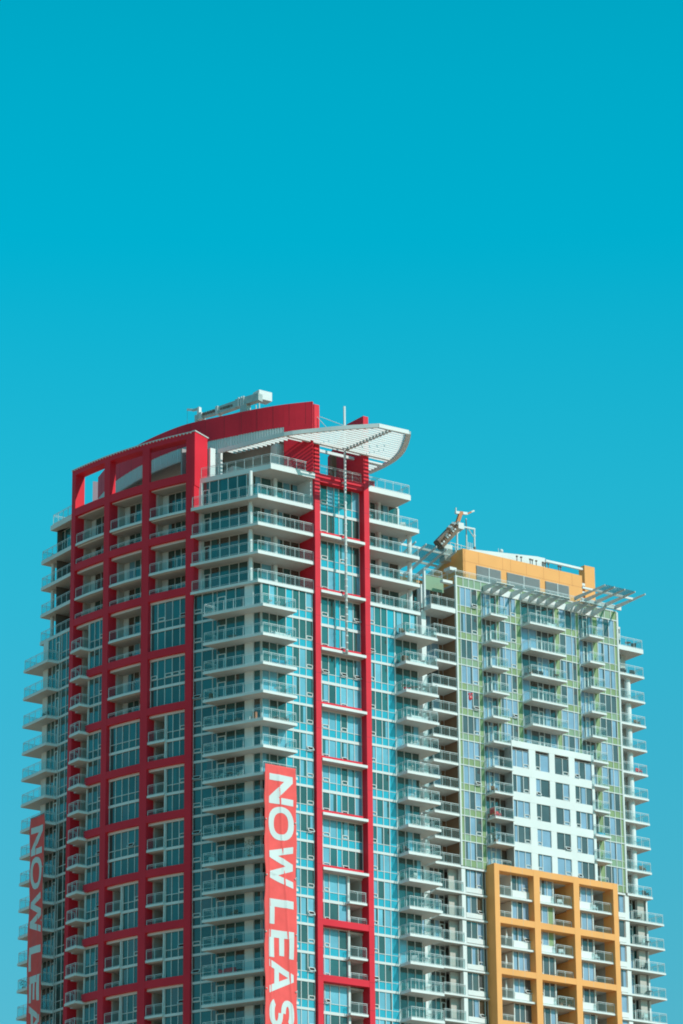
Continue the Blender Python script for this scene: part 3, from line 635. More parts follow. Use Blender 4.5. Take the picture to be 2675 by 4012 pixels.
for i in range(1, 12):
    z0, z1 = ZG[i], ZG[i - 1]
    blk = z0 < 104
    W3 = run([.15, .55, 1.27, 2.03, 2.82, 3.42], 'swwas')
    glazing('tower_window', gt, FG, 0, W3, z0, z1, GREY, sill=.74, band=.1, spm=None)
    glazing('balcony_door', gt, FG, -.1, run([3.45, 4.05, 4.7, 5.4], 'dpd'), z0, z1, dict(GREY, v=['grey_glass', 'brown']), band=.25)
    if not blk:
        glazing('tower_window', gt, FG, 0, run([5.42, 5.8, 6.57, 7.35, 8.07, 8.8], 'swwas'), z0, z1, GREY, sill=.74, band=.1)
        glazing('balcony_door', gt, FG, -.1, run([8.85, 9.9, 11.0, 11.7, 12.6, 13.42], 'ddpdd'), z0, z1, dict(GREY, v=['grey_glass', 'grey_glass', 'brown'], pb=.15), band=.25)
        glazing('tower_window', gt, FG, 0, run([13.46, 14.12, 14.97, 15.84, 16.42, 16.86], 'swwws'), z0, z1, GREY, sill=.74, band=.1)
    glazing('balcony_door', gt, FG, -.1, run([16.9, 17.5, 18.1, 18.76], 'dpd'), z0, z1, dict(GREY, v=['grey_glass', 'brown']), band=.25)
    glazing('tower_window', gt, FG, 0, run([18.8, 19.5, 20.33, 21.13, 21.88, 22.3], 'swwws'), z0, z1, GREY, sill=.74, band=.1)
    # balconies on the street face
    def gb(u0, u1, d=1.5):
        balcony(gt, [FG.xy(u0, 0), FG.xy(u0, d), FG.xy(u1, d), FG.xy(u1, 0)], z0, [FG.xy(u0 + .05, .05), FG.xy(u0 + .05, d - .07), FG.xy(u1 - .05, d - .07), FG.xy(u1 - .05, .05)], th=.2)
    d_ = 1.5 if i < 11 else .9
    gb(3.55, 5.85 if not blk else 6.1, d_)
    if z0 > 107: gb(8.9, 13.85)
    gb(17.15, 19.25, d_)
    # recessed balconies at the near corner and the far corner wing
    th = .5 if i == 1 else .25
    LOGi = LOG if i not in (2, 3) else [FG.xy(0, .02), FG.xy(-3.0 if i == 2 else -2.9, .02), FG.xy(-3.0, -2.4), FG.xy(0, -2.4)]
    balcony(gt, LOGi, z0 + (.2 if i == 1 else .02), [FG.xy(LOGi[1][0] * 0 - 3.25 if i not in (2, 3) else -2.9, -2.2), FG.xy(-3.25 if i not in (2, 3) else -2.9, -.07), FG.xy(-.06, -.07)], th=th)
    glazing('balcony_door', gt, FG, -2.45, run([-5.9, -4.6, -3.3, -2.4, -1.6, -.6, 0], 'ddpdds'), z0, z1, dict(GREY, v=['brown', 'grey_glass'], pb=.12), band=.25, spm='wood_and_shade')
    mb = MB(); mb.box(FG, -3.75, -3.15, -1.75, -1.15, z0, z1 - .25, 'white'); mb.build('column', gt)
    ue = 26.05
    balcony(gt, [FG.xy(22.5, .02), FG.xy(ue, .02), FG.xy(ue, -4.4), FG.xy(22.5, -4.4)], z0 + (.2 if i == 1 else 0), [FG.xy(22.5, -.06), FG.xy(ue - .08, -.06), FG.xy(ue - .08, -4.3)], th=.5 if i == 1 else .22)
    glazing('balcony_door', gt, FG, -1.6, run([22.5, 23.3, 24.1], 'dp'), z0, z1, dict(GREY, v=['glass2', 'grey_glass'], pb=.3), band=.25)
    mb = MB()
    if i > 2: mb.rod((*FG.xy(24.35, -.9), z0), (*FG.xy(24.35, -.9), z1 - .2), .34, 'white', 16); mb.build('column', gt); mb = MB()
    if i > 1: mb.box(FG, 24.1, 24.7, -3.0, -1.5, z0, z1 - .25, 'stucco')
    if i > 1: mb.build('end_wall', gt)
# green parapet with thin glass rail
pb = MB(); fb = MB()
us = [.15, 1.0, 1.75, 2.5, 3.4, 4.4, 5.4, 6.3, 7.2, 8.1, 9, 10, 11, 12, 13, 14, 15, 16, 17, 18, 18.9, 19.7, 20.6, 21.5, 22.3]
for a, b in zip(us[:-1], us[1:]): pb.face([FG.pt(a, 0, 122.75), FG.pt(b, 0, 122.75), FG.pt(b, 0, 123.72), FG.pt(a, 0, 123.72)], rnd.choice(['green2', 'green2', 'green']))
for u in us: fb.box(FG, u - .035, u + .035, -.02, .05, 122.75, 123.72, 'frame')
fb.box(FG, 0, 22.4, -.12, .07, 123.72, 123.80, 'frame'); fb.box(FG, 0, 22.4, -.02, .05, 122.68, 122.78, 'frame')
o = pb.build('parapet', gt); fb.build('parapet_frame', o)
railing(gt, [FG.xy(.1, -3.0), FG.xy(.1, -.06), FG.xy(22.3, -.06)], 123.8, h=.75, sp=1.9)
mb = MB(); mb.prism([FG.xy(.05, -.1), FG.xy(22.3, -.1), FG.xy(22.3, -23), FG.xy(-6, -23), FG.xy(-6, -2.6), FG.xy(.05, -2.6)], 122.75, 123.0, 'roof'); mb.build('roof_deck', gt)
mb = MB(); mb.box(FG, -3.4, -.8, -1.2, -1.05, 122.0, 123.6, 'green2'); mb.box(FG, -3.5, -3.3, -1.2, -.9, 119.9, 124.0, 'frame'); mb.box(FG, -1.9, -.6, -.2, .3, 122.7, 123.0, 'white'); mb.box(FG, -.3, .6, -1.6, -.5, 124.6, 124.95, 'white'); mb.build('terrace_screen', gt)
railing(gt, [FG.xy(-3.4, -1.0), FG.xy(-1.0, -1.0)], 123.6, h=.75)

# white block
WB0, WB1, WO = 6.15, 17.45, 1.2
mb = MB(); mb.box(FG, WB0, WB1, -.1, WO, 105.58, 106.28, 'white', mb='soffit')
zb = [102.97, 100.2, 97.47, 94.73, 92.0]
cols = [(6.2, 8.46), (9.37, 11.24), (12.0, 13.92), (14.74, 17.1)]
for z in zb:
    mb.box(FG, WB0, WB1, -.1, WO, z - .45 if z > 92.5 else z, z + .45, 'white')
edges = [WB0] + [e for c in cols for e in c] + [WB1]
for k in range(0, len(edges), 2):
    if edges[k + 1] - edges[k] > .02: mb.box(FG, edges[k], edges[k + 1], -.1, WO - .01, 92, 105.6, 'white')
mb.box(FG, WB0, WB0 + .1, -.1, WO - .02, 92, 105.6, 'frame')
ob = mb.build('white_block', gt)
for z in zb:
    for k, us in enumerate(([6.2, 6.8, 7.7, 8.46], [9.37, 10.03, 11.24], [12.0, 13.1, 13.92], [14.74, 15.4, 16.25, 17.1])):
        kd = ('wwa', 'aw', 'wa', 'aww')[k]
        glazing('block_window', gt, FG, WO - .14, run(us, kd), z + .45, z + (2.32 if z > 92.5 else 2.3), dict(GREY, pb=.52), sill=.02, band=.02)
railing(gt, [FG.xy(WB0 + .1, WO - .15), FG.xy(WB1, WO - .15), FG.xy(WB1, .1)], 106.2, h=.5, sp=1.2)

# orange grid
OF = 1.25
mb = MB()
OC = [(3.38, 4.03), (8.62, 9.42), (14.0, 14.78), (19.45, 20.1)]
for k, (a, b) in enumerate(OC): mb.box(FG, a, b, -.5 if k in (0, 3) else -.1, OF, GB - 4, 92.46 - .004 * k, 'orange')
OBz = [(91.76, 92.44), (86.2, 86.88), (80.8, 81.44), (75.3, 75.98), (69.9, 70.5)]
for (a, b) in OBz:
    for k in range(3): mb.box(FG, OC[k][1], OC[k + 1][0], -.1, OF - .01, a, b, 'orange')
ob = mb.build('orange_grid', gt)
jb = MB()
for (a, b) in OBz:
    for k in range(3):
        for t in (.33, .67):
            u = OC[k][1] + (OC[k + 1][0] - OC[k][1]) * t; jb.box(FG, u, u + .025, OF - .012, OF - .006, a, b, 'stucco'); jb.build('panel_joint', ob); jb = MB()
for i in range(12, 20):
    z0, z1 = ZG[i], ZG[i - 1]; upper = (i % 2 == 0)
    zt = z1 - .25
    gslab([FG.xy(-3.3 if i == 12 else (-3.0 if i == 13 else -2.5), .0), FG.xy(3.36, .0), FG.xy(3.36, -.3), FG.xy(21.0, -.3), FG.xy(21.2, .02), FG.xy(27.5, .02), FG.xy(27.5, -4.2), FG.xy(25.7, -4.2), FG.xy(25.7, -22), FG.xy(-6, -22), FG.xy(-6, -2.5), FG.xy(-2.5, -2.5)], z0, .2)
    # grid bays
    for k in range(3):
        a, b = OC[k][1], OC[k + 1][0]
        if k == 0: us = [a + 2.35, a + 3.05, a + 3.75, b + .3]; lo, hi = a - .2, a + 2.2
        else: us = [a, a + .95, a + 1.75, a + 2.45]; lo, hi = a + 2.6, b + .3
        sill = .95 if upper else .3
        gk = 'wwa' if k == 0 else 'aww'
        if k == 1 and rnd.random() < .6: gk = 'aws'
        glazing('bay_window', gt, FG, .25, run(us, gk), z0, z1 if not upper else z1 + .02, dict(GREY, pb=.5), sill=sill, band=.22, spm='white' if gk != 'aws' else 'white', bar=.08)
        if gk == 'aws':
            mb = MB(); mb.box(FG, us[2], us[3], .26, .30, z0 + sill, zt, 'green'); mb.build('green_infill', gt)
        mb = MB()
        if upper: mb.box(FG, us[0], us[-1], .2, .42, z0 + .22, z0 + .92, 'white')
        pm = us[0] - .13 if k == 0 else us[-1]
        mb.box(FG, pm, pm + .13, -2.2, .36, z0, zt, 'frame')
        mb.box(FG, lo, hi, -2.3, -2.15, z0, zt, 'stucco')
        mb.box(FG, hi - .12 if k else lo, hi if k else lo + .12, -2.2, -.1, z0, zt, 'orange' if k == 1 else 'stucco')
        mb.build('loggia_wall', gt)
        glazing('loggia_door', gt, FG, -2.1, run([lo + .3, lo + .95, lo + 1.6], 'dp'), z0, z1, dict(GREY, v=['brown', 'grey_glass'], pb=.05), band=.5, bandm='soffit')
        if upper: balcony(gt, [FG.xy(a, .98), FG.xy(b, .98), FG.xy(b, -2.2), FG.xy(a, -2.2)], z0 + .02, [FG.xy(a + .05, .85), FG.xy(a + 1.85, .85)] if k == 0 else [FG.xy(a + 2.35, .3), FG.xy(a + 2.35, .85), FG.xy(b - .05, .85)], th=.2, name='grid_balcony')
        else: balcony(gt, [FG.xy(a, -.12), FG.xy(b, -.12), FG.xy(b, -2.2), FG.xy(a, -2.2)], z0 + .03, [FG.xy(a + .05, .8), FG.xy(a + 1.85, .8)] if k == 0 else [FG.xy(a + 2.35, .8), FG.xy(b - .05, .8)], th=.1, name='grid_balcony')
    # near corner
    mb = MB(); mb.box(FG, .12, .62, -.7, -.12, z0, zt, 'white'); mb.build('column', gt); mb = MB(); mb.box(FG, -.95, .62, -1.15, -.95, z0, zt, 'stucco'); mb.build('end_wall', gt)
    glazing('corner_window', gt, FG, -.35, run([.64, 1.4, 2.2, 3.0, 3.38], 'wwad'), z0, z1, dict(GREY, pb=.3, v=['grey_glass', 'brown']), sill=.62, band=.25, spm='white')
    mb = MB(); mb.box(FG, .66, 3.0, -.33, -.12, z0 + .1, z0 + .62, 'white'); mb.build('sill_panel', gt)
    glazing('balcony_door', gt, FG, -1.75, run([-4.5, -3.6, -2.9, -2.3, -1.7, -1.0], 'dsddp'), z0, z1, dict(GREY, v=['glass2', 'brown', 'grey_glass'], pb=.1), band=.25, spm='white')
    ul = -3.2 if i == 12 else (-2.9 if i == 13 else -2.45)
    railing(gt, [FG.xy(ul, -1.6), FG.xy(ul, -.08), FG.xy(.3, -.08)], z0)
    # far corner
    glazing('corner_window', gt, FG, -.3, run([21.2, 22.15], 'w'), z0, z1, dict(GREY, pb=.6), sill=.62, band=.25, spm='white')
    mb = MB(); mb.box(FG, 21.2, 22.18, -.3, -.1, z0 + .08, z0 + .62, 'white'); mb.build('sill_panel', gt)
    mb = MB(); mb.box(FG, 22.2, 22.75, -.75, -.12, z0, zt, 'white'); mb.build('column', gt); mb = MB(); mb.box(FG, 24.6, 25.5, -1.3, -.9, z0, zt, 'stucco'); mb.build('column', gt); mb = MB(); mb.box(FG, 25.9, 26.1, -3.6, -1.0, z0, zt, 'white'); mb.build('end_wall', gt)
    glazing('balcony_door', gt, FG, -1.5, run([22.8, 23.5, 24.3, 25.2, 25.9], 'dpdd'), z0, z1, dict(GREY, v=['glass2', 'brown', 'grey_glass'], pb=.15), band=.25)
    railing(gt, [FG.xy(23.3, -.9), FG.xy(23.3, -.07), FG.xy(27.42, -.07), FG.xy(27.42, -4.1)], z0)

# orange roof house with louvres
mb = MB()
oh = [(1.87, 127.5), (18.46, 127.58)]
mb.box(FG, 1.87, 18.46, -1.4, -1.0, 123.0, 127.55, 'orange')
prof = [(-1.0, 127.5), (-2.0, 127.62), (-3.5, 127.45), (-5.0, 126.95), (-7.6, 125.9), (-7.6, 123.0), (-1.0, 123.0)]
mb.hexa([FG.pt(1.872, o, z) for o, z in prof], [FG.pt(2.2, o, z) for o, z in prof], 'orange')
mb.box(FG, 18.1, 18.456, -6.0, -1.4, 123.0, 127.4, 'orange')
mb.box(FG, -6.0, 1.9, -7.9, -7.6, 122.9, 125.6, 'orange')
ob = mb.build('roof_house', gt)
jb = MB()
for u in (4.0, 7.3, 8.4, 10.6, 13, 15.2, 17): jb.box(FG, u, u + .03, -1.0, -.994, 126.1, 127.5, 'rust'); jb.build('panel_joint', ob); jb = MB()
jb.box(FG, 1.87, 18.4, -1.0, -.993, 126.15, 126.18, 'rust')
jb.build('panel_joint', ob)
mb = MB()
for a, b in ((3.66, 7.0), (7.85, 12.4), (13.2, 16.5)):
    mb.box(FG, a, b, -1.0, -.97, 123.4, 125.95, 'louvre')
    z = 123.5
    while z < 125.9:
        mb.hexa([FG.pt(a, -.97, z + .09), FG.pt(a, -.90, z), FG.pt(a, -.89, z + .02), FG.pt(a, -.96, z + .11)], [FG.pt(b, -.97, z + .09), FG.pt(b, -.90, z), FG.pt(b, -.89, z + .02), FG.pt(b, -.96, z + .11)], 'louvre'); z += .13
    mb.box(FG, (a + b) / 2 - .04, (a + b) / 2 + .04, -.98, -.87, 123.4, 125.95, 'frame')
mb.build('louvre_grille', ob)
mb = MB(); a0 = [FG.pt(4.0, -2.6, 126.5), FG.pt(14.6, -2.6, 126.5), FG.pt(14.6, -2.6, 129.3), FG.pt(13.5, -2.6, 129.3), FG.pt(4.0, -2.6, 128.35)]
mb.hexa(a0, [(x, y + 4, z) for x, y, z in a0], 'white'); mb.build('plant_box', gt)
mb = MB(); mb.beam(FG.pt(14.3, -2.2, 128.85), FG.pt(20.3, -2.2, 128.85), .2, .26, 'white'); mb.box(FG, 19.6, 21.05, -2.9, -1.9, 123.0, 129.25, 'orange'); mb.box(FG, 18.5, 19.6, -2.1, -1.9, 126.8, 127.1, 'white'); mb.box(FG, 18.5, 19.6, -2.1, -1.9, 125.9, 126.15, 'white'); mb.build('roof_frame', gt)
for (u, h_) in ((10.05, .75), (10.65, .8), (11.9, .8), (12.2, .7), (12.75, .7), (13.7, .7), (14.05, .7), (14.45, .6), (15.9, .55), (16.2, .5)):
    zc = 128.25 + (u - 10) * .0; x, y = FG.xy(u, -1.9); mb = MB(); mb.rod((x, y, 127.2), (x, y, zc + h_ * .2), .05, 'steel'); mb.rod((x, y, zc + h_ * .2), (x, y, zc + h_ * .2 + .12), .13, 'steel'); mb.build('vent_pipe', gt)
mb = MB(); mb.ball(FG.pt(8.6, -2.8, 129.05), .22, 'white', 12); mb.rod(FG.pt(8.6, -2.8, 128.3), FG.pt(8.6, -2.8, 128.9), .05, 'frame'); mb.rod(FG.pt(8.2, -2.8, 128.3), FG.pt(8.2, -2.8, 129.3), .025, 'frame'); mb.build('antenna', gt, smooth=True)

# trellis over the top windows
mb = MB(); mb.box(FG, 3.7, 19.4, -.05, .12, 122.62, 123.32, 'white')
us = [3.72, 4.85, 6.05, 7.55, 8.85, 10.1, 11.25, 12.4, 13.75, 15.2, 16.45, 17.7, 18.95]
for u in us:
    A = [FG.pt(u - .05, .1, 122.6), FG.pt(u + .05, .1, 122.6), FG.pt(u + .05, .1, 123.34), FG.pt(u - .05, .1, 123.34)]
    B = [FG.pt(u - .04, 2.5, 123.0), FG.pt(u + .04, 2.5, 123.0), FG.pt(u + .04, 2.5, 123.12), FG.pt(u - .04, 2.5, 123.12)]
    mb.hexa(A, B, 'frame')
ob = mb.build('trellis', gt)
mb = MB()
for a, b in ((3.72, 6.05), (8.85, 13.75), (15.2, 17.7)):
    mb.face([FG.pt(a, .6, 123.3), FG.pt(b, .6, 123.3), FG.pt(b, 2.45, 123.14), FG.pt(a, 2.45, 123.14)], 'tglass')
    fb = None
mb.build('trellis_glass', ob)
mb = MB()
for a, b in ((3.72, 6.05), (8.85, 13.75), (15.2, 17.7)): mb.beam(FG.pt(a, 2.45, 123.12), FG.pt(b, 2.45, 123.12), .07, .08, 'frame'); mb.beam(FG.pt(a, 1.3, 123.2), FG.pt(b, 1.3, 123.2), .06, .07, 'frame')
mb.build('trellis_rail', ob)
mb = MB(); zt = 124.5
mb.box(FG, 17.6, 23.2, -.35, -.1, zt - .35, zt + .1, 'white'); mb.beam(FG.pt(15.2, 2.9, zt), FG.pt(22.6, 2.9, zt), .16, .22, 'white')
us2 = [16.7, 18.05, 19.5, 20.95, 22.4]
for u in us2:
    A = [FG.pt(u - .05, -.3, zt - .35), FG.pt(u + .05, -.3, zt - .35), FG.pt(u + .05, -.3, zt + .1), FG.pt(u - .05, -.3, zt + .1)]
    B = [FG.pt(u - .04, 4.97, zt - .08), FG.pt(u + .04, 4.97, zt - .08), FG.pt(u + .04, 4.97, zt + .08), FG.pt(u - .04, 4.97, zt + .08)]
    mb.hexa(A, B, 'frame')
ob = mb.build('trellis', gt)
mb = MB(); mb.face([FG.pt(16.7, 3.0, zt + .1), FG.pt(20.95, 3.0, zt + .1), FG.pt(20.95, 4.9, zt + .1), FG.pt(16.7, 4.9, zt + .1)], 'tglass'); mb.build('trellis_glass', ob)
# trellis over the near end of the roof
zl = lambda o: 127.35 - .0 * o - max(0, -o - 2.0) * .27
mb = MB()
for o in (-7.4, -4.9, -2.6): mb.beam(FG.pt(-5.6, o, zl(o) - .05), FG.pt(1.3, o, zl(o) - .05), .16, .22, 'white')
for u in (-5.4, -4.0, -2.6, -1.2, .2, 1.45):
    mb.hexa([FG.pt(u - .05, -7.7, zl(-7.7) - .4), FG.pt(u + .05, -7.7, zl(-7.7) - .4), FG.pt(u + .05, -7.7, zl(-7.7) + .12), FG.pt(u - .05, -7.7, zl(-7.7) + .12)], [FG.pt(u - .04, -1.6, 127.22), FG.pt(u + .04, -1.6, 127.22), FG.pt(u + .04, -1.6, 127.42), FG.pt(u - .04, -1.6, 127.42)], 'frame')
ob = mb.build('trellis', gt)
mb = MB(); mb.face([FG.pt(-2.6, -4.8, zl(-4.8) + .16), FG.pt(1.5, -4.8, zl(-4.8) + .16), FG.pt(1.5, -1.7, 127.45), FG.pt(-2.6, -1.7, 127.45)], 'tglass'); mb.build('trellis_glass', ob)

cr2 = thing('facade_crane', FG.pt(1.5, -3.5, 127.0), 'rusty brown facade cleaning crane with boom tilted up on orange roof house', 'crane')
def q(u, z, o=-3.5): return Vector(FG.pt(u, o, z))
mb = MB(); mb.prism([FG.xy(1.0, -4.0), FG.xy(2.1, -4.0), FG.xy(2.1, -3.1), FG.xy(1.0, -3.1)], 126.6, 128.55, 'metal'); mb.build('turntable', cr2)
mb = MB(); mb.beam(q(.5, 128.35), q(2.75, 130.75), .9, 1.0, 'rustbrown'); mb.beam(q(.15, 128.75), q(2.7, 131.4), .7, .12, 'steel')
bo = mb.build('boom', cr2)
mb = MB()
for k in range(9):
    t = k / 8; c = q(.6 + 2.1 * t, 128.4 + 2.3 * t, -3.0); mb.rod(c, c + Vector((.02, -.1, 0)), .12, ('metal', 'white', 'wood_and_shade')[k % 3], 8); mb.beam(c + Vector((0, 0, .35)), c + Vector((.2, -.05, .5 + .1 * (k % 3))), .12, .2, ('wood_and_shade', 'rustbrown', 'metal')[k % 3])
for k in range(4): mb.beam(q(1.5 + .25 * k, 130.4 + .25 * k, -3.3), q(1.75 + .25 * k, 130.3 + .25 * k, -3.0), .2, .3, 'white' if k % 2 else 'wood_and_shade')
mb.build('clamp', bo)
mb = MB(); mb.beam(q(2.95, 130.9), q(3.6, 132.6), .3, .4, 'rust'); mb.beam(q(2.9, 132.6), q(4.5, 132.78), .25, .28, 'white'); mb.beam(q(3.45, 132.66), q(3.9, 132.72), .28, .31, 'rust'); mb.rod(q(2.98, 132.6), q(2.98, 133.15), .09, 'metal'); mb.beam(q(4.5, 132.75), q(5.2, 133.15), .13, .16, 'rust'); mb.beam(q(5.1, 133.1), q(5.5, 133.32), .14, .17, 'metal'); mb.box(FG, 3.0, 3.75, -3.8, -3.1, 130.7, 131.4, 'white')
mb.build('jib_head', cr2)
gn = thing('roof_gantry', FG.pt(4.4, -3.5, 127.4), 'white steel portal frame with a dark pole standing beside the rusty roof crane', 'gantry')
mb = MB()
for u in (3.06, 5.46): mb.rod(q(u, 127.3), q(u, 131.25), .10, 'frame'); mb.ball(q(u, 128.9 if u < 4 else 130.4), .16, 'white')
mb.beam(q(2.95, 131.1), q(5.55, 131.2), .15, .18, 'frame'); mb.rod(q(3.1, 130.2), q(4.1, 131.05), .055, 'frame'); mb.rod(q(5.4, 130.2), q(4.6, 131.1), .055, 'frame')
mb.rod(q(5.46, 127.3), q(5.46, 129.1), .15, 'steel')
mb.build('portal', gn)
mb = MB(); mb.rod(q(4.36, 127.3), q(4.36, 132.0), .06, 'steel'); mb.rod(q(4.36, 127.3), q(4.36, 130.3), .09, 'metal'); mb.ball(q(4.36, 132.1), .11, 'metal'); mb.build('pole', gn)
mb = MB()
for zz in (128.5, 128.9): mb.rod(q(2.1, zz + .1), q(5.4, zz - .05), .04, 'frame')
for u in (2.1, 2.8, 3.6, 4.6, 4.85, 5.1): mb.rod(q(u, 127.3), q(u, 129.0 + (.5 if u > 4.5 else 0)), .04, 'frame')
mb.build('guard_rail', gn)

# =================================================================== BANNERS
def letter_polys():
    """heavy wide capitals, x along the reading direction, y up, cap height 1; each letter a list of convex quads"""
    L = {}
    def stroke(p, q, w0):
        d = Vector((q[0] - p[0], q[1] - p[1])).normalized(); n = Vector((-d.y, d.x)) * w0 / 2
        return [(p[0] + n.x, p[1] + n.y), (p[0] - n.x, p[1] - n.y), (q[0] - n.x, q[1] - n.y), (q[0] + n.x, q[1] + n.y)]
    def ring(cx, cy, rx, ry, t, a0, a1, n, e=2.3):
        o = []
        def pt(a, k):
            c, s = math.cos(a), math.sin(a); f = lambda v: math.copysign(abs(v) ** (2 / e), v)
            return (cx + (rx - k) * f(c), cy + (ry - k) * f(s))
        for i in range(n):
            a, b = a0 + (a1 - a0) * i / n, a0 + (a1 - a0) * (i + 1) / n
            o.append([pt(a, 0), pt(b, 0), pt(b, t), pt(a, t)])
        return o
    T = .245
    L['N'] = (1.12, [[(0, 0), (T, 0), (T, 1), (0, 1)], [(1.12 - T, 0), (1.12, 0), (1.12, 1), (1.12 - T, 1)], [(T, 1), (T, .62), (1.12 - T, 0), (1.12 - T, .38)], [(T - .02, 1), (T, .62), (T, 1), (T - .01, 1)]])
    L['O'] = (1.28, ring(.64, .5, .64, .53, .23, 0, 2 * math.pi, 28))
    W = []
    for (p, q_) in (((.13, 1), (.40, 0)), ((.40, 0), (.80, 1)), ((.80, 1), (1.18, 0)), ((1.18, 0), (1.47, 1))):
        W.append([(p[0] - .125, p[1]), (p[0] + .125, p[1]), (q_[0] + .125, q_[1]), (q_[0] - .125, q_[1])])
    L['W'] = (1.6, W)
    L['L'] = (.95, [[(0, 0), (T + .05, 0), (T + .05, 1), (0, 1)], [(T + .05, 0), (.95, 0), (.95, .2), (T + .05, .2)]])
    L['E'] = (1.0, [[(0, 0), (T + .03, 0), (T + .03, 1), (0, 1)]] + [[(T + .03, y), (1.0 - k, y), (1.0 - k, y + .2), (T + .03, y + .2)] for y, k in ((0, 0), (.41, .08), (.8, .0))])
    L['A'] = (1.25, [[(0, 0), (.27, 0), (.72, 1), (.49, 1)], [(.98, 0), (1.25, 0), (.76, 1), (.53, 1)], [(.32, .2), (.93, .2), (.85, .40), (.40, .40)]])
    S = ring(.5, .735, .46, .28, .205, R(20), R(270), 16, 2.2) + ring(.5, .265, .48, .28, .205, R(90), R(-160), 16, 2.2)
    L['S'] = (1.0, S)
    L['I'] = (.3, [[(0, 0), (T + .03, 0), (T + .03, 1), (0, 1)]])
    L['G'] = (1.25, ring(.62, .5, .62, .53, .23, R(35), R(330), 24) + [[(.68, .3), (1.2, .3), (1.2, .5), (.68, .5)], [(1.0, .05), (1.2, .05), (1.2, .3), (1.0, .3)]])
    return L
LET = letter_polys()
def banner(F, u0, u1, off, ztop, zbot, label, flip, seed, spec):
    rr = random.Random(seed); ph = [rr.uniform(0, 6) for _ in range(6)]
    Wd = abs(u1 - u0)
    def wav(t, z):                # t across 0..1, z height
        s = z - ztop
        v = .05 * math.sin(s * .55 + ph[0] + t * 3.0) + .03 * math.sin(s * 1.3 + ph[1] - t * 5) + .02 * math.sin(t * 11 + s * .21 + ph[2])
        v += .06 * math.exp(-((t - .42 - .018 * (-s)) / .035) ** 2) + .04 * math.exp(-((t - .1 - .004 * (-s)) / .03) ** 2)
        return v * min(1, -s / 1.2 + .15)
    def at(t, z, e=0): return F.pt(u0 + (u1 - u0) * t, off + wav(t, z) + e, z)
    b = MB(); nu, nz = 48, int((ztop - zbot) / .14); k = b.mi('banner')
    for j in range(nz + 1):
        for i in range(nu + 1):
            z = ztop + (zbot - ztop) * j / nz; t = i / nu
            pinch = .012 * math.sin(z * 1.1 + ph[3]) + .006 * math.sin(z * 3)
            t2 = t + (pinch * (1 - 2 * t)) * .8
            b.v.append(at(t2, z))
    for j in range(nz):
        for i in range(nu):
            a = j * (nu + 1) + i; b.f.append([a, a + 1, a + nu + 2, a + nu + 1]); b.m.append(k)
    o = b.build('banner', smooth=True); tag(o, label, 'banner')
    sol = o.modifiers.new('thickness', 'SOLIDIFY'); sol.thickness = .012; sol.offset = -1
    o['org'] = tuple(o.location)
    # lettering follows the cloth: each quad is diced and laid 15 mm proud of it
    for (ch, zc0, zc1) in spec:
        lw, polys = LET[ch]; lb = MB(); kk = lb.mi('letter')
        t0, t1 = .135, .895
        for pq in polys:
            n = 10; i0 = len(lb.v)
            for a in range(n + 1):
                for c in range(n + 1):
                    s_, r_ = a / n, c / n
                    x = (pq[0][0] * (1 - s_) + pq[1][0] * s_) * (1 - r_) + (pq[3][0] * (1 - s_) + pq[2][0] * s_) * r_
                    y = (pq[0][1] * (1 - s_) + pq[1][1] * s_) * (1 - r_) + (pq[3][1] * (1 - s_) + pq[2][1] * s_) * r_
                    z = zc0 + (zc1 - zc0) * x / lw; t = t0 + (t1 - t0) * y
                    lb.v.append(at(t, z, .03))
            for a in range(n):
                for c in range(n):
                    e = i0 + a * (n + 1) + c; lb.f.append([e, e + 1, e + n + 2, e + n + 1]); lb.m.append(kk)
        lb.build('letter', o)
    rb = MB(); rb.beam(F.pt(u0 - .08 * (1 if u1 > u0 else -1), off, ztop + .06), F.pt(u1 + .08 * (1 if u1 > u0 else -1), off, ztop + .06), .05, .05, 'steel')
    for uu in (u0, u1): rb.beam(F.pt(uu, off - .9, ztop + .05), F.pt(uu, off, ztop + .05), .04, .04, 'frame')
    for j in range(1, 5):
        for t in (.04, .96): z = ztop - 5.5 * j; rb.ball(at(t, z, .05), .09, 'metal', 8)
    rb.build('hanging_rod', o)
    return o
SPEC = [('N', 93.95, 91.0), ('O', 90.75, 87.45), ('W', 87.0, 82.85), ('L', 81.6, 79.15), ('E', 78.6, 75.95), ('A', 75.75, 72.5), ('S', 72.05, 69.2), ('I', 68.7, 67.9), ('N', 67.4, 64.5), ('G', 64.1, 60.9)]
banner(FR, -1.0, 2.66, 2.05, 94.85, 60.0, 'coral NOW LEASING banner hanging in sunlight over the front corner balconies', 0, 3, SPEC)
SPEC2 = [(c, a - .25, b - .25) for c, a, b in SPEC]
banner(FW, 4.75, 1.95, 1.55, 94.75, 60.0, 'dark red NOW LEASING banner hanging in shade at the left edge of the tower', 1, 11, SPEC2)

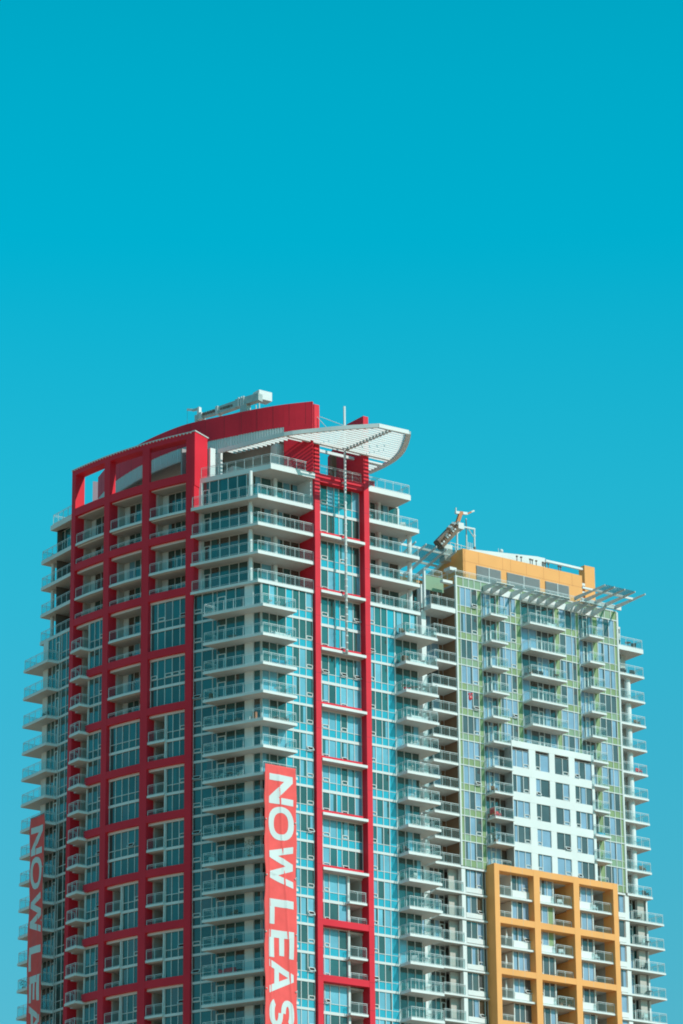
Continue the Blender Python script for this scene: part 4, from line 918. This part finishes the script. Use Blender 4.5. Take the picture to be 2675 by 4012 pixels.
# =================================================================== THINGS ON THE BALCONIES
def chair(F, u, o, z, m, label, group=None, rot=0.0, cat='chair', tall=.85):
    mb = MB(); c, s_ = math.cos(rot), math.sin(rot)
    def bx(a0, a1, b0, b1, h0, h1):
        pts = [F.xy(u + a * c - b * s_, o + a * s_ + b * c) for a, b in ((a0, b0), (a1, b0), (a1, b1), (a0, b1))]
        mb.prism(pts, z + h0, z + h1, m)
    bx(-.27, .27, -.27, .27, .38, .46); bx(-.27, .27, -.3, -.23, .46, tall)
    for a in (-.25, .19):
        bx(a, a + .06, .19, .25, 0, .38); bx(a, a + .06, -.27, -.21, 0, .38)
    bx(-.30, -.25, -.25, .22, .58, .63); bx(.25, .30, -.25, .22, .58, .63)
    return tag(mb.build('balcony_chair'), label, cat, group)
def table(F, u, o, z, m, label, r=.4, group=None):
    mb = MB(); x, y = F.xy(u, o); mb.rod((x, y, z + .66), (x, y, z + .71), r, m, 14); mb.rod((x, y, z + .03), (x, y, z + .66), .04, m); mb.rod((x, y, z), (x, y, z + .03), r * .6, m, 12)
    return tag(mb.build('balcony_table'), label, 'table', group)
def sofa(F, u, o, z, m, label, L=1.7):
    mb = MB(); mb.box(F, u, u + L, o, o + .75, z + .12, z + .42, m); mb.box(F, u, u + L, o - .12, o, z + .12, z + .78, m); mb.box(F, u - .12, u, o - .12, o + .75, z, z + .6, m); mb.box(F, u + L, u + L + .12, o - .12, o + .75, z, z + .6, m)
    return tag(mb.build('outdoor_sofa'), label, 'sofa')
def plant(F, u, o, z, h, label, pot='terracotta', seed=0):
    rr = random.Random(seed); t = thing('potted_plant', F.pt(u, o, z), label, 'plant')
    x, y = F.xy(u, o); mb = MB(); mb.rod((x, y, z), (x, y, z + .36), .14, pot, 10, r2=.2); mb.build('pot', t)
    mb = MB(); mb.rod((x, y, z + .3), (x + .02, y, z + h * .6), .025, 'wood_and_shade', 6)
    for k in range(int(70 * h)):
        a = rr.uniform(0, 6.28); e = rr.uniform(.1, .9); r = rr.uniform(.08, .34) * h ** .5
        c = Vector((x + math.cos(a) * r, y + math.sin(a) * r, z + .38 + e * (h - .4))); d = Vector((math.cos(a), math.sin(a), rr.uniform(-.3, .9))).normalized() * rr.uniform(.1, .2); w_ = Vector((-d.y, d.x, rr.uniform(-.1, .1))) * .35
        mb.face([c, c + d * .5 + w_, c + d, c + d * .5 - w_], 'leaf')
    mb.build('foliage', t); return t
def box_(F, u, o, z, w_, d, h, m, name, label, cat):
    mb = MB(); mb.box(F, u, u + w_, o, o + d, z, z + h, m); mb.box(F, u - .02, u + w_ + .02, o - .02, o + d + .02, z + h, z + h + .04, m)
    return tag(mb.build(name), label, cat)
def umbrella(F, u, o, z, m, label):
    mb = MB(); x, y = F.xy(u, o); mb.rod((x, y, z), (x, y, z + 2.1), .03, 'frame'); mb.rod((x, y, z + 1.1), (x, y, z + 2.05), .14, m, 10, r2=.04); mb.rod((x, y, z), (x, y, z + .08), .25, 'steel', 12)
    return tag(mb.build('folded_parasol'), label, 'parasol')
ZC_ = [z for z in Z if z < 114][0:]           # balcony floors of the red tower, top first: 111.22 ...
ORD = ['topmost', 'second', 'third', 'fourth', 'fifth', 'sixth', 'seventh', 'eighth', 'ninth', 'tenth', 'eleventh', 'twelfth', 'thirteenth', 'fourteenth']
def zc(n): return ZC_[n - 1]
# front corner balconies
for u in (.35, 1.3): table(FR, u, 1.0, zc(1), 'rail', 'low pale side table on the topmost balcony of the front glass corner', r=.28, group='pale side tables on the topmost corner balcony')
sofa(FR, .9, .5, zc(2), 'white', 'white outdoor sofa on the second corner balcony below the penthouse terraces')
box_(FB, 2.6, .4, zc(2), .7, .5, .55, 'steel', 'barbecue', 'dark barbecue on the shaded side of the second corner balcony', 'barbecue')
for u in (1.0, 1.85): chair(FR, u, .9, zc(3), 'blue', 'turquoise plastic chair on the third corner balcony', group='turquoise chairs', rot=.4)
table(FR, 1.2, 1.1, zc(4), 'rail', 'round white table on the fourth corner balcony')
box_(FB, 5.0, .9, zc(4), .3, .3, .7, 'wood_and_shade', 'planter', 'small brown planter at the shaded end of the fourth corner balcony', 'planter')
box_(FB, .15, .5, zc(5), .35, .35, .95, 'terracotta', 'storage_box', 'tall tan box beside the white pier on the fifth corner balcony', 'box')
box_(FB, .75, .6, zc(5), .45, .35, .55, 'white', 'storage_box', 'low white box beside the tall tan box on the fifth corner balcony', 'box')
sofa(FB, 2.2, .4, zc(5), 'steel', 'dark outdoor sofa on the shaded side of the fifth corner balcony', 1.2)
sofa(FR, 1.2, .4, zc(5), 'steel', 'dark outdoor bench on the sunlit side of the fifth corner balcony', 1.2)
for u in (2.0, 4.2): chair(FB, u, .8, zc(7), 'metal', 'grey chair on the corner balcony where the sunlit banner begins', group='grey chairs beside the top of the banner', rot=-.3)
table(FB, 3.1, .8, zc(7), 'metal', 'grey table on the corner balcony where the sunlit banner begins')
for u in (2.3, 3.4): plant(FB, u, .9, zc(8), .9, 'bushy plant on the corner balcony just below the top of the banner', seed=int(u * 10))['group'] = 'bushy plants beside the banner letter N'
for u in (2.2, 3.0, 3.8): plant(FB, u, .9, zc(9), .85, 'bushy plant on the ninth corner balcony beside the banner', seed=int(u * 13))['group'] = 'bushy plants in a row on the ninth corner balcony'
plant(FB, .7, 1.1, zc(10), 2.0, 'tall leafy plant against the white pier on the tenth corner balcony', seed=5)
chair(FB, 5.1, .9, zc(10), 'white', 'white chair at the shaded end of the tenth corner balcony', rot=.6)
chair(FB, 2.6, .8, zc(12), 'wood_and_shade', 'brown chair on the twelfth corner balcony left of the banner')
for u in (2.6, 3.6): chair(FB, u, .8, zc(13), 'steel', 'dark chair on the thirteenth corner balcony left of the banner', group='dark chairs on the thirteenth corner balcony', rot=.2)
sofa(FB, 2.6, .6, zc(14), 'scarlet', 'red and white sofa on the lowest visible corner balcony', 1.3)
# balconies at the right end of the sunlit face
chair(FR, 16.7, .7, zc(1), 'wood_and_shade', 'brown chair on the topmost balcony at the right end of the red tower')
table(FR, 17.6, 1.0, zc(1), 'white', 'white table on the topmost balcony at the right end of the red tower')
sofa(FR, 17.4, .4, zc(2), 'white', 'white sofa on the second balcony at the right end of the red tower')
box_(FR, 16.5, .5, zc(2), .6, .6, .75, 'wood_and_shade', 'cabinet', 'brown cabinet on the second balcony at the right end of the red tower', 'cabinet')
for u in (16.55, 17.0): plant(FR, u, 1.2, zc(3), .7, 'red potted plant on the third balcony at the right end of the red tower', pot='scarlet', seed=int(u * 9))['group'] = 'red pots on the third right end balcony'
table(FR, 17.9, .9, zc(3), 'steel', 'dark table on the third balcony at the right end of the red tower')
sofa(FR, 17.4, .4, zc(4), 'white', 'white sofa on the fourth balcony at the right end of the red tower')
chair(FR, 19.4, .6, zc(4), 'white', 'white chair on the fourth balcony at the right end of the red tower', rot=.8)
for n in (5, 6, 7, 8, 10, 12, 13): chair(FR, 17.2 + .3 * (n % 3), .8, zc(n), 'white' if n % 2 else 'metal', '%s chair on the %s balcony at the right end of the red tower' % ('white' if n % 2 else 'grey', ORD[n - 1]), rot=.3 * n)
for n in (6, 9, 11, 13): table(FR, 18.6, .9, zc(n), 'rail', 'pale round table on the %s balcony at the right end of the red tower' % ORD[n - 1])
chair(FR, 16.7, .8, zc(9), 'black', 'black chair on the ninth balcony at the right end of the red tower')
plant(FR, 19.7, -.8, zc(7), 1.0, 'leafy plant at the far end of the seventh balcony on the red tower', seed=21)
plant(FW, 6.7, .8, zc(13), 1.1, 'bushy plant on a left end balcony beside the shaded banner', seed=31)
chair(FW, 3.6, .7, zc(3), 'steel', 'dark chair on the third balcony at the left end of the red tower')
for u in (17.9,): chair(FR, u, -.6, 123.21, 'white', 'white chair on the second terrace right of the tall red frame', rot=.5)
table(FR, 13.6, -.8, 123.21, 'rail', 'pale table on the second terrace right of the tall red frame')
# second tower
def zg(n): return ZG[n]
plant(FG, 9.3, .9, zg(3), .9, 'potted plant at the left end of the third wide green tower balcony', seed=41)
for u in (9.9, 10.7): chair(FG, u, .8, zg(3), 'black', 'black chair on the third wide balcony of the green tower', group='black chairs on the third wide balcony', rot=.5)
table(FG, 12.9, .8, zg(3), 'wood_and_shade', 'small brown table on the third wide balcony of the green tower', r=.3)
sofa(FG, 11.7, .4, zg(1), 'white', 'white bench on the topmost wide balcony of the green tower', 1.0)
table(FG, 12.8, .8, zg(4), 'rail', 'pale round table on the fourth wide balcony of the green tower', r=.3)
for k, u in ((1, 22.9), (1, 25.2)): chair(FG, u, -.6, zg(1) + .2, 'black', 'dark chair on the topmost balcony at the far right end', group='dark chairs on the topmost far right balcony', rot=.7)
table(FG, 24.4, -.6, zg(1) + .2, 'steel', 'dark table between two chairs on the topmost far right balcony', r=.35)
for u in (23.6, 24.9): chair(FG, u, -.6, zg(2), 'black', 'dark chair on the second balcony at the far right end', group='dark chairs on the second far right balcony', rot=.4)
chair(FG, 25.3, -.6, zg(4), 'wood_and_shade', 'brown chair on the fourth balcony at the far right end')
chair(FG, 25.3, -.6, zg(6), 'scarlet', 'red chair on the sixth balcony at the far right end')
chair(FG, 25.3, -.6, zg(10), 'wood_and_shade', 'brown chair on the tenth balcony at the far right end')
chair(FG, 25.6, -.6, zg(11), 'black', 'black chair on the far right balcony level with the top of the orange grid')
for n in (12, 13, 14, 16, 17): chair(FG, 24.4 + .25 * (n % 3), -.5, zg(n), ('wood_and_shade', 'white', 'black')[n % 3], '%s chair on the far right balcony %s below the top of the orange grid' % (('brown', 'white', 'black')[n % 3], {12: 'one floor', 13: 'two floors', 14: 'three floors', 16: 'five floors', 17: 'six floors'}[n]), rot=.2 * n)
for n in (13, 15): table(FG, 25.6, -.6, zg(n), 'steel', 'dark table on the far right balcony %s floors below the top of the orange grid' % {13: 'two', 15: 'four'}[n], r=.35)
for n, w_ in ((12, 'white'), (14, 'white'), (16, 'terracotta')):
    nm = {12: 'first', 14: 'third', 16: 'fifth'}[n]
    chair(FG, 12.9, .3, zg(n) + .02, 'white' if n < 16 else 'wood_and_shade', '%s chair on the middle balcony of the %s row in the orange grid' % ('white' if n < 16 else 'brown', nm), rot=.4)
plant(FG, 12.5, .4, zg(16) + .02, 1.4, 'tall plant on the middle balcony of the fifth row in the orange grid', seed=51)
plant(FG, 13.5, .4, zg(16) + .02, 1.2, 'wide plant on the middle balcony of the fifth row in the orange grid', seed=52)
for n in (12, 14): chair(FG, 17.6, .3, zg(n) + .02, 'rail', 'pale chair on the right balcony of the %s row in the orange grid' % {12: 'first', 14: 'third'}[n], rot=.2)
umbrella(FG, 5.6, .2, zg(14) + .02, 'white', 'folded white parasol on the left balcony of the third row in the orange grid')
umbrella(FG, 5.5, .2, zg(15) + .03, 'white', 'folded white parasol on the left balcony of the fourth row in the orange grid')
umbrella(FG, 5.4, .2, zg(16) + .02, 'rail', 'folded pale parasol on the left balcony of the fifth row in the orange grid')
# recess left of the white block
mb = MB(); mb.box(FG, 3.75, 3.79, .3, 1.1, zg(9) + .35, zg(9) + 1.12, 'rust'); mb.box(FG, 3.7, 3.75, .35, 1.0, zg(9) + .5, zg(9) + 1.1, 'scarlet'); tag(mb.build('towel'), 'orange red towel over the balcony rail left of the white block', 'towel')
chair(FG, 4.4, .8, zg(9), 'scarlet', 'red chair on the balcony with the towel left of the white block')
chair(FG, 4.1, .7, zg(8), 'wood_and_shade', 'brown chair on the balcony second from the top of the white block')
plant(FG, 4.0, .8, zg(10), 1.7, 'tall plant on the balcony below the red towel', seed=61); plant(FG, 3.9, 1.1, zg(10), .6, 'low plant on the balcony below the red towel', seed=62)
box_(FG, 17.9, .5, zg(9), .9, .5, .4, 'blue', 'cool_box', 'turquoise cool box on the balcony right of the white block', 'box')
# red rosette in a window of the green tower
mb = MB(); mb.ball(FG.pt(1.62, .06, 110.45), .26, 'scarlet', 10, (1, .25, 1.1)); mb.ball(FG.pt(1.5, .07, 110.85), .13, 'scarlet', 8, (1, .3, 1)); mb.ball(FG.pt(1.82, .07, 110.9), .12, 'scarlet', 8, (1, .3, 1)); mb.ball(FG.pt(1.64, .12, 110.5), .09, 'white', 8, (1, .4, 1)); tag(mb.build('window_decoration', smooth=True), 'red rosette hanging in a left column window of the green tower', 'decoration')
